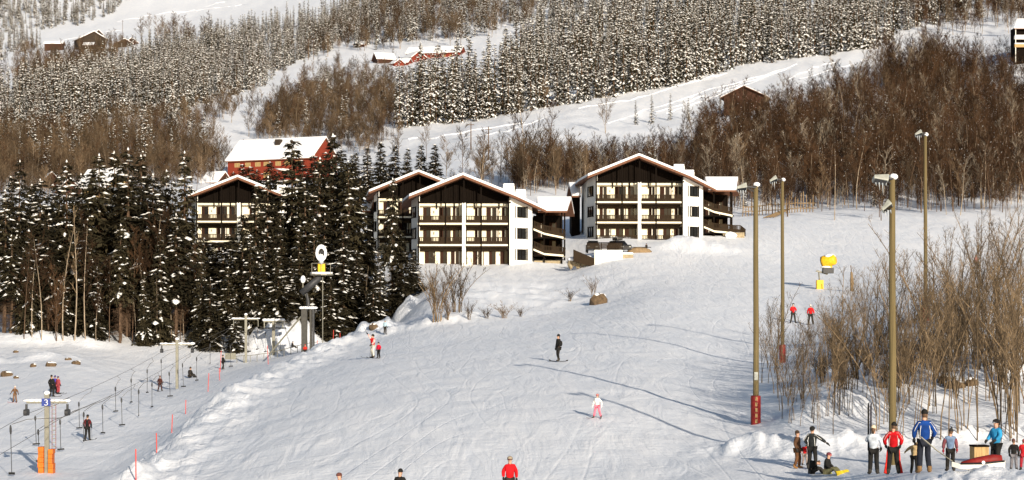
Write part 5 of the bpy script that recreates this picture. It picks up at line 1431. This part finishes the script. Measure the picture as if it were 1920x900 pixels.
    for sx in (-1, 1):
        f_ = MB(); f_.blob((sx * .018, -.053, -.006), .006, .004, .005, 0, 1, 0, 6, 4); f_.v = [tuple(Mh @ Vector(v)) for v in f_.v]; f_.build('eye', M['rubber'], root, True)
        f_ = MB(); f_.blob((sx * .047, .004, -.018), .007, .012, .018, 0, 1, 0, 6, 4); f_.v = [tuple(Mh @ Vector(v)) for v in f_.v]; f_.build('ear', M['skin'], root, True)
    f_ = MB(); f_.blob((0, -.051, -.042), .014, .004, .004, 0, 1, 0, 6, 4); f_.v = [tuple(Mh @ Vector(v)) for v in f_.v]; f_.build('mouth', M['hair'], root, True)
    def put(nm, mb, m): mb.v = [tuple(Mh @ Vector(v)) for v in mb.v]; return mb.build(nm, m, root, True)
    if hat is not None:
        h_ = MB(); n_ = 14
        pr = [(.056, -.012), (.063, .006), (.060, .032), (.044, .054), (.018, .066), (.004, .068)] if hatkind == 'helmet' else [(.054, .0), (.056, .02), (.050, .045), (.034, .066), (.014, .078), (.004, .08)]
        for k, (r0, z0) in enumerate(pr[:-1]):
            r1, z1 = pr[k + 1]
            rg = lambda r, z: [(r * math.cos(2 * PI * i / n_), r * 1.18 * math.sin(2 * PI * i / n_) + .006, z + (.0 if hatkind != 'helmet' else -.018 * (math.sin(2 * PI * i / n_) > .1) * (z < .01))) for i in range(n_)]
            h_.add(rg(r0, z0) + rg(r1, z1), [(i, (i + 1) % n_, n_ + (i + 1) % n_, n_ + i) for i in range(n_)])
        put('helmet' if hatkind == 'helmet' else 'hat', h_, cloth(hat))
        if hatkind == 'bobble':
            h_ = MB(); h_.blob((0, 0, .092), .02, .02, .02, 0, 2, .1, 8, 5); put('bobble', h_, cloth(hat))
    if hair:
        h_ = MB(); h_.tube([(0, .05, .0), (.01, .066, -.05), (.012, .06, -.11)], [.045, .036, .012], 8); put('hair', h_, M['hair'])
    else:
        h_ = MB(); h_.tube([(0, .020, .005), (0, .026, -.03), (0, .034, -.062)], [.046, .044, .034], 8); put('hair', h_, M['hair'])
    if goggles is not None:
        h_ = MB(); h_.tube([(-.045, -.035, -.002), (-.02, -.058, -.003), (.02, -.058, -.003), (.045, -.035, -.002)], .017, 6); put('goggles', h_, cloth(goggles))
    if stripes is not None:
        for s in 'LR':
            sx = 1 if s == 'L' else -1
            b_ = MB(); sh, el, wr = J['sh' + s], J['el' + s], J['wr' + s]
            bk = Vector((0, .05, 0))
            b_.tube([J['nec'] + Vector((sx * .03, .035, -.02)), sh + Vector((0, .045, .02)), sh.lerp(el, .5) + Vector((sx * .015, .046, 0)), el + Vector((sx * .01, .04, 0))], .006, 5)
            b_.tube([sh + Vector((-sx * .03, .062, -.03)), J['che'] + Vector((sx * .082, .062, -.03)), J['wai'] + Vector((sx * .085, .05, -.02)), J['hem'] + Vector((sx * .085, .05, .02))], .0065, 5)
            b_.build('jacket_stripe', cloth(stripes), root, True)
    if pack is not None:
        b_ = MB(); c = J['che'] + Vector((0, .105, -.05)); b_.blob(c, .075, .05, .105, 0, 3, .05, 10, 7); b_.build('backpack', cloth(pack), root, True)
    if skis:
        for s in 'LR':
            a, t = J['an' + s], J['to' + s]; dv = (t - a); dv.z = 0; dv.normalize(); nv = Vector((-dv.y, dv.x, 0)) * .022
            zs = a.z - .055
            k_ = MB(); pts = [(-.38, 0), (-.2, 0), (.35, 0), (.46, .012), (.52, .05)]
            vs = []
            for u, z in pts:
                c = a + dv * u; c.z = zs + z
                w = nv * (1 if u < .5 else .4)
                vs += [c - w, c + w, c + w + Vector((0, 0, .012)), c - w + Vector((0, 0, .012))]
            fs = [(4 * i + q, 4 * i + (q + 1) % 4, 4 * i + 4 + (q + 1) % 4, 4 * i + 4 + q) for i in range(len(pts) - 1) for q in range(4)] + [(3, 2, 1, 0), tuple(range(len(vs) - 4, len(vs)))]
            k_.add(vs, fs); k_.build('ski', cloth(skis), root)
    if board:
        k_ = MB(); c, ang, col = board
        pts = [(-.44, .04, .05), (-.38, .065, .01), (-.2, .06, 0), (.2, .06, 0), (.38, .065, .01), (.44, .04, .05)]
        vs = []
        for u, w, z in pts: vs += [(u, -w, z), (u, w, z), (u, w, z + .012), (u, -w, z + .012)]
        Mx = Matrix.Translation(c) @ ang
        k_.add([Mx @ Vector(v) for v in vs], [(4 * i + q, 4 * i + (q + 1) % 4, 4 * i + 4 + (q + 1) % 4, 4 * i + 4 + q) for i in range(len(pts) - 1) for q in range(4)] + [(3, 2, 1, 0), tuple(range(len(vs) - 4, len(vs)))])
        tag(k_.build('snowboard', cloth(col), root))
    if poles:
        for s in 'LR':
            w, e = J['wr' + s], J['el' + s]
            k_ = MB(); p0 = w + (w - e).normalized() * .06
            tip = Vector(poles[0 if s == 'L' else 1]) if hasattr(poles, '__len__') else Vector((p0.x * 1.15, p0.y + .12, .0))
            k_.tube([p0 + (p0 - tip).normalized() * .06, tip], .0055, 5); k_.build('ski_pole', M['dark_steel'], root)
    return root
BLK, DRK, RED, WHT, PINK, BRN, BLU, LBL, GRY, TAN = (.015, .014, .013), (.03, .026, .022), (.52, .012, .015), (.72, .70, .66), (.75, .16, .22), (.085, .042, .022), (.007, .042, .20), (.03, .25, .48), (.30, .33, .38), (.40, .29, .15)
def put(px, row, hpx, d0, d1, yaw, label, *a, **k):
    g = hit(px, row, d0, d1)
    return person(g + Vector((0, 0, k.pop('dz', .0))), hpx * g.y / F, R(yaw), label, *a, **k)
def legs(w, st=0.0, turn=0.0, knee=-.03):
    c = math.cos(turn); s_ = math.sin(turn)
    return dict(knL=(.05 + w * .5, knee - st * .4, .275), anL=(.055 + w, .015 - st, .055), toL=(.055 + w + .03 + .08 * s_, -.075 - st, .025), knR=(-.05 - w * .5, knee + st * .4, .275), anR=(-.055 - w, .015 + st, .055), toR=(-.055 - w - .03 - .08 * s_, -.075 + st, .025))
A_FWD = dict(elL=(.15, -.02, .665), wrL=(.12, -.12, .60), elR=(-.15, -.02, .665), wrR=(-.12, -.12, .60))
ident = Matrix.Identity(4)
# on the open piste
put(1047, 679, 50, 128, 148, -65, 'person in black gliding on a snowboard in the middle of the piste', BLK, BLK, BLK, 'hat', legs(.05, .06), board=((0, 0, .0), Matrix.Rotation(R(25), 4, 'Z'), BLK), pack=BLK, dz=.03)
put(1120, 785, 45, 98, 108, -20, 'person in white jacket and pink trousers standing legs apart on skis', WHT, PINK, (.55, .22, .20), 'helmet', {**legs(.10), **dict(elL=(.165, .02, .655), wrL=(.185, -.02, .53), elR=(-.165, .02, .655), wrR=(-.185, -.02, .53))}, skis=(.25, .22, .22), hair=True, gloves=WHT, goggles=(.3, .05, .08))
put(699, 671, 44, 148, 168, -50, 'person in a red vest and pale trousers raising one arm with a pole', RED, (.55, .52, .45), DRK, 'helmet', {**legs(.02, .02), **dict(elR=(-.17, -.05, .90), wrR=(-.26, -.09, 1.0), elL=(.15, -.02, .66), wrL=(.14, -.13, .57))}, skis=DRK, poles=((.12, -.25, 0), (-.50, -.2, 1.42)), sleeve=(.66, .38, .34))
put(710, 672, 30, 148, 168, -30, 'small person in a red jacket standing close behind the one raising an arm', (.45, .01, .03), BLK, DRK, 'helmet', legs(.02), skis=DRK)
put(722, 629, 27, 190, 250, 160, 'person in a pale blue jacket beside the snow lumps by the last spruces', (.36, .48, .55), DRK, (.25, .3, .33), 'hat', legs(.02, .02))
put(1487, 606, 37, 172, 195, 8, 'person in a red jacket with white shoulders skiing left of a companion', RED, DRK, DRK, 'helmet', {**legs(.07), **A_FWD}, skis=DRK, goggles=(.5, .5, .5), stripes=WHT)
put(1520, 609, 38, 172, 195, 165, 'person in a plain red jacket and pale helmet seen from behind on the upper piste', RED, DRK, (.5, .47, .44), 'helmet', legs(.06), skis=DRK)
put(1830, 504, 26, 235, 275, 20, 'person in a pink jacket high on the slope behind the thicket tops', (.50, .20, .22), DRK, (.3, .14, .15), 'helmet', {**legs(.06, .05), **A_FWD}, skis=DRK)
put(956, 942, 85, 74, 92, 5, 'person in a bright red jacket cut off by the lower edge of the picture', (.55, .008, .012), DRK, (.32, .26, .19), 'helmet', legs(.03), goggles=(.12, .05, .04), skis=DRK)
put(750, 966, 85, 70, 90, -20, 'person in black of whom only head and shoulders show at the lower edge', BLK, BLK, BLK, 'hat', legs(.03), skis=DRK)
put(637, 972, 84, 70, 92, -35, 'person in dark red of whom only the head shows at the lower edge', (.40, .02, .02), DRK, (.13, .05, .04), 'helmet', legs(.03), skis=DRK)
# group at the foot of the thicket
put(1495, 879, 70, 78, 95, 60, 'person in a brown snow suit standing furthest left in the waiting group', BRN, (.11, .05, .022), (.05, .03, .02), 'hat', legs(.03, .03), boots=(.30, .15, .05), gloves=DRK)
put(1509, 874, 42, 78, 95, 150, 'small person in red jacket bending forward between two taller ones', RED, (.25, .2, .18), BLK, 'hat', {**legs(.05), **dict(hd0=(0, -.13, .80), hd1=(0, -.17, .83), hd2=(0, -.2, .85), nec=(0, -.09, .77), che=(0, -.04, .69))}, sleeve=(.6, .4, .38))
put(1523, 881, 80, 78, 92, 150, 'person in black with white chest straps stretching one arm out', (.022, .024, .024), BLK, BLK, 'helmet', {**legs(.05, .03), **dict(elL=(.17, .0, .66), wrL=(.15, -.03, .58), elR=(-.21, -.03, .70), wrR=(-.32, -.06, .62))}, stripes=WHT)
SIT = dict(pel=(0, .05, .13), wai=(0, .05, .22), che=(0, .02, .34), nec=(0, .0, .45), hd0=(0, -.01, .50), hd1=(0, -.02, .555), hd2=(0, -.02, .60), shL=(.10, .02, .42), shR=(-.10, .02, .42), elL=(.14, .0, .29), wrL=(.11, -.10, .22), elR=(-.14, .0, .29), wrR=(-.11, -.10, .22),
           hpL=(.06, .03, .12), knL=(.09, -.19, .23), anL=(.08, -.33, .06), toL=(.09, -.41, .05), hpR=(-.06, .03, .12), knR=(-.09, -.19, .23), anR=(-.08, -.33, .06), toR=(-.09, -.41, .05), hem=(0, .05, .11))
put(1553, 893, 70, 74, 88, 60, 'person in black with a pink face sitting in the snow by a yellow snowboard', BLK, (.10, .095, .05), (.16, .04, .05), 'helmet', SIT, goggles=(.5, .12, .12), board=((0, -.36, .10), Matrix.Rotation(R(70), 4, 'X'), (.50, .38, .02)))
put(1524, 892, 66, 74, 88, 100, 'person in dark clothes crouching behind a pale yellow snowboard', BLK, DRK, None, 'hat', {**SIT, **dict(nec=(.02, -.10, .36), che=(0, -.04, .28), hd0=(.02, -.16, .34), hd1=(.02, -.2, .36), hd2=(.02, -.24, .37))}, board=((0, -.36, .08), Matrix.Rotation(R(60), 4, 'X'), (.42, .42, .12)))
put(1638, 890, 91, 68, 80, 172, 'person in a pale grey jacket and beige hat shouldering a pair of skis', (.46, .50, .55), BLK, (.60, .50, .36), 'hat', {**legs(.02, .02), **dict(elR=(-.17, .02, .66), wrR=(-.15, -.06, .56), elL=(.15, -.03, .68), wrL=(.10, -.10, .74))}, hair=True)
put(1675, 890, 97, 66, 80, 176, 'person in a red jacket with red flared stripes down black trousers', (.42, .006, .01), BLK, BLK, 'hat', {**legs(.045), **dict(elL=(.165, .0, .655), wrL=(.15, -.06, .56), elR=(-.165, .0, .655), wrR=(-.15, -.06, .56))}, side=(.6, .03, .02), stripes=(.55, .35, .33))
put(1733, 887, 117, 58, 70, 183, 'person in a royal blue jacket with white piping and black hat holding sled handles', BLU, (.016, .018, .026), BLK, 'hat', {**legs(.025), **dict(elR=(-.18, .0, .66), wrR=(-.17, -.08, .56), elL=(.155, .01, .655), wrL=(.15, -.05, .54))}, stripes=WHT, boots=(.22, .13, .06))
put(1714, 888, 63, 58, 72, 150, 'small person in a beige jacket half hidden beside the royal blue one', TAN, BLK, TAN, 'hat', {**legs(.03), **dict(elL=(.19, -.02, .72), wrL=(.27, -.05, .66), hd0=(0, -.1, .82), hd1=(0, -.13, .84), hd2=(0, -.16, .86), nec=(0, -.05, .80))}, gloves=TAN)
put(1782, 887, 79, 60, 72, 175, 'small person in a blue grey jacket with dark curly bobble hat before the sled', (.13, .19, .30), BLK, (.03, .028, .026), 'bobble', legs(.02), gloves=(.25, .02, .03), sleeve=(.16, .05, .06))
put(1868, 884, 96, 66, 80, -60, 'person in a bright blue jacket with dark patches and helmet behind the sled', LBL, BLK, BLK, 'helmet', {**legs(.03), **A_FWD}, goggles=(.35, .35, .37), stripes=BLK)
put(1901, 884, 60, 64, 80, 160, 'small person in a black jacket and grey striped trousers at the right edge', BLK, (.16, .15, .16), (.09, .04, .035), 'hat', legs(.03))
put(1919, 882, 58, 64, 80, 170, 'small person in a red jacket cut by the right edge of the picture', (.45, .015, .02), (.3, .02, .03), (.25, .04, .04), 'helmet', legs(.03))
# along the drag lift
put(97, 744, 40, 158, 182, 160, 'person in black riding the lift in front of one in violet', BLK, BLK, BLK, 'hat', legs(.03), skis=DRK, poles=True)
put(103, 738, 33, 158, 184, 150, 'person in a violet jacket riding the lift between black and red ones', (.07, .05, .32), BLK, (.05, .04, .15), 'hat', legs(.03), skis=DRK)
put(109, 739, 33, 158, 184, 150, 'person in a dusty red snow suit riding the lift', (.30, .05, .06), (.30, .05, .06), (.06, .03, .1), 'hat', legs(.03, .04), skis=DRK)
put(28, 755, 31, 152, 178, -10, 'small person in a brown suit and white helmet skiing at the far left', (.12, .065, .035), (.16, .09, .05), (.6, .55, .5), 'helmet', {**legs(.05), **dict(elL=(.18, 0, .67), wrL=(.24, -.03, .56), elR=(-.18, 0, .67), wrR=(-.24, -.03, .56))}, skis=(.4, .1, .1))
put(164, 826, 47, 134, 150, 178, 'person in black with red shoulders being pulled by a lift bar', (.016, .014, .014), BLK, BLK, 'hat', legs(.03), skis=DRK, stripes=(.5, .02, .03), poles=((.22, .1, .6), (-.16, -.1, 0)))
put(300, 734, 29, 186, 208, 170, 'small person in dark brown with legs apart beside a lift tower', (.06, .022, .018), (.05, .022, .018), (.12, .05, .04), 'hat', legs(.08), skis=DRK)
put(357, 710, 34, 186, 212, 140, 'person in dark clothes sitting in the snow right of the weathered lift tower', DRK, DRK, DRK, 'hat', SIT)
put(418, 693, 27, 205, 228, 120, 'person in black leaning on poles near the snow crusted lift tower', BLK, BLK, BLK, 'hat', {**legs(.04, .08), **A_FWD}, poles=True)
put(549, 653, 20, 214, 236, 80, 'person in dark clothes sitting by the barrier left of the snow gun mast', DRK, DRK, DRK, 'hat', SIT)
put(572, 661, 24, 212, 226, 0, 'person in red sitting against the foot of the snow gun mast', (.45, .03, .02), DRK, (.4, .03, .02), 'hat', SIT)
put(1212, 472, 15, 250, 275, 190, 'tiny dark clad person standing beside the upturned boat', DRK, DRK, DRK, 'hat', legs(.02))

# skis held upright, sled, slatted bin
g = hit(1627, 890, 68, 80)
for k, dx in enumerate((0, .09)):
    o = empty('upright_ski', g + Vector((dx, -.15, 0)), R(8 * k), 'dark grey ski held upright beside the pale grey jacket' if k else 'black ski held upright beside the pale grey jacket', 'ski', 'skis held upright')
    m_ = MB(); m_.prism([(-.032, -.008), (.032, -.008), (.032, .008), (-.032, .008)], .9, 2.52); m_.add([(-.032, -.008, 2.523), (.032, -.008, 2.523), (.022, -.05, 2.64), (-.022, -.05, 2.64)], [(0, 1, 2, 3)]); m_.build('blade', cloth((.025, .022, .03) if k else BLK), o)
    m_ = MB(); m_.box(-.03, .03, -.05, -.0082, 1.45, 1.75); m_.build('binding', M['dark_steel'], o)
g = hit(1838, 886, 60, 72)
sl = empty('rescue_sled', g, R(-6), 'white rescue sled with a red cover and long pulling shafts', 'sled')
hull = [(-.85, -.22, .16), (-.6, -.27, .09), (.55, -.30, .02), (.68, -.28, .06)]
m_ = MB()
vs = []
for x, y, z in hull: vs += [(x, y * .75, z), (x, -y * .75, z), (x, -y * 1.15, z + .15 + (.15 if x > 0 else 0)), (x, y * 1.15, z + .15 + (.15 if x > 0 else 0))]
m_.add(vs, [(4 * i + q, 4 * i + (q + 1) % 4, 4 * i + 4 + (q + 1) % 4, 4 * i + 4 + q) for i in range(3) for q in range(4)] + [(3, 2, 1, 0), (12, 13, 14, 15)]); m_.build('hull', M['white_wall'], sl, bevel=.02)
m_ = MB(); m_.tube([(-.55, -.05, .25), (-.1, -.02, .30), (.35, 0, .36), (.62, 0, .38)], [.05, .13, .16, .12], 10); m_.v = [(x, y, max(.24, z)) for x, y, z in m_.v]; m_.build('cover', M['pad_red'], sl, True)
m_ = MB(); m_.tube([(-.6, -.29, .25), (0, -.32, .27), (.66, -.33, .34)], .03, 6); m_.build('strap', M['rubber'], sl, True)
m_ = MB(); m_.tube([(.05, -.34, .30), (.05, -.36, .30)], .05, 10); m_.build('badge', M['sign_white'], sl)
for y in (-.15, .15):
    m_ = MB(); m_.tube([(-.82, y, .32), (-1.25, y * 1.2, .62), (-1.72, y * 1.6, 1.02)], .018, 6); m_.build('shaft', M['steel'], sl)
g = hit(1836, 866, 76, 96)
bn = empty('slatted_bin', g, R(8), 'wooden slatted bin with a dark lid behind the rescue sled', 'bin')
for k in range(9):
    m_ = MB(); m_.box(-.27 + k * .06, -.217 + k * .06, -.28, -.25, -.1, .60); m_.build('slat', M['plank'], bn)
    m_ = MB(); m_.box(-.27 + k * .06, -.217 + k * .06, .25, .28, -.1, .60); m_.build('slat', M['plank'], bn)
    m_ = MB(); m_.box(-.30, -.272, -.27 + k * .06, -.217 + k * .06, -.1, .60); m_.build('slat', M['plank'], bn)
    m_ = MB(); m_.box(.272, .30, -.27 + k * .06, -.217 + k * .06, -.1, .60); m_.build('slat', M['plank'], bn)
m_ = MB(); m_.box(-.25, .255, -.24, .24, -.1, .55); m_.build('inner_box', M['dark_wood'], bn)
m_ = MB(); m_.box(-.31, .32, -.31, .31, .603, .67); m_.build('lid', M['dark_wood'], bn)
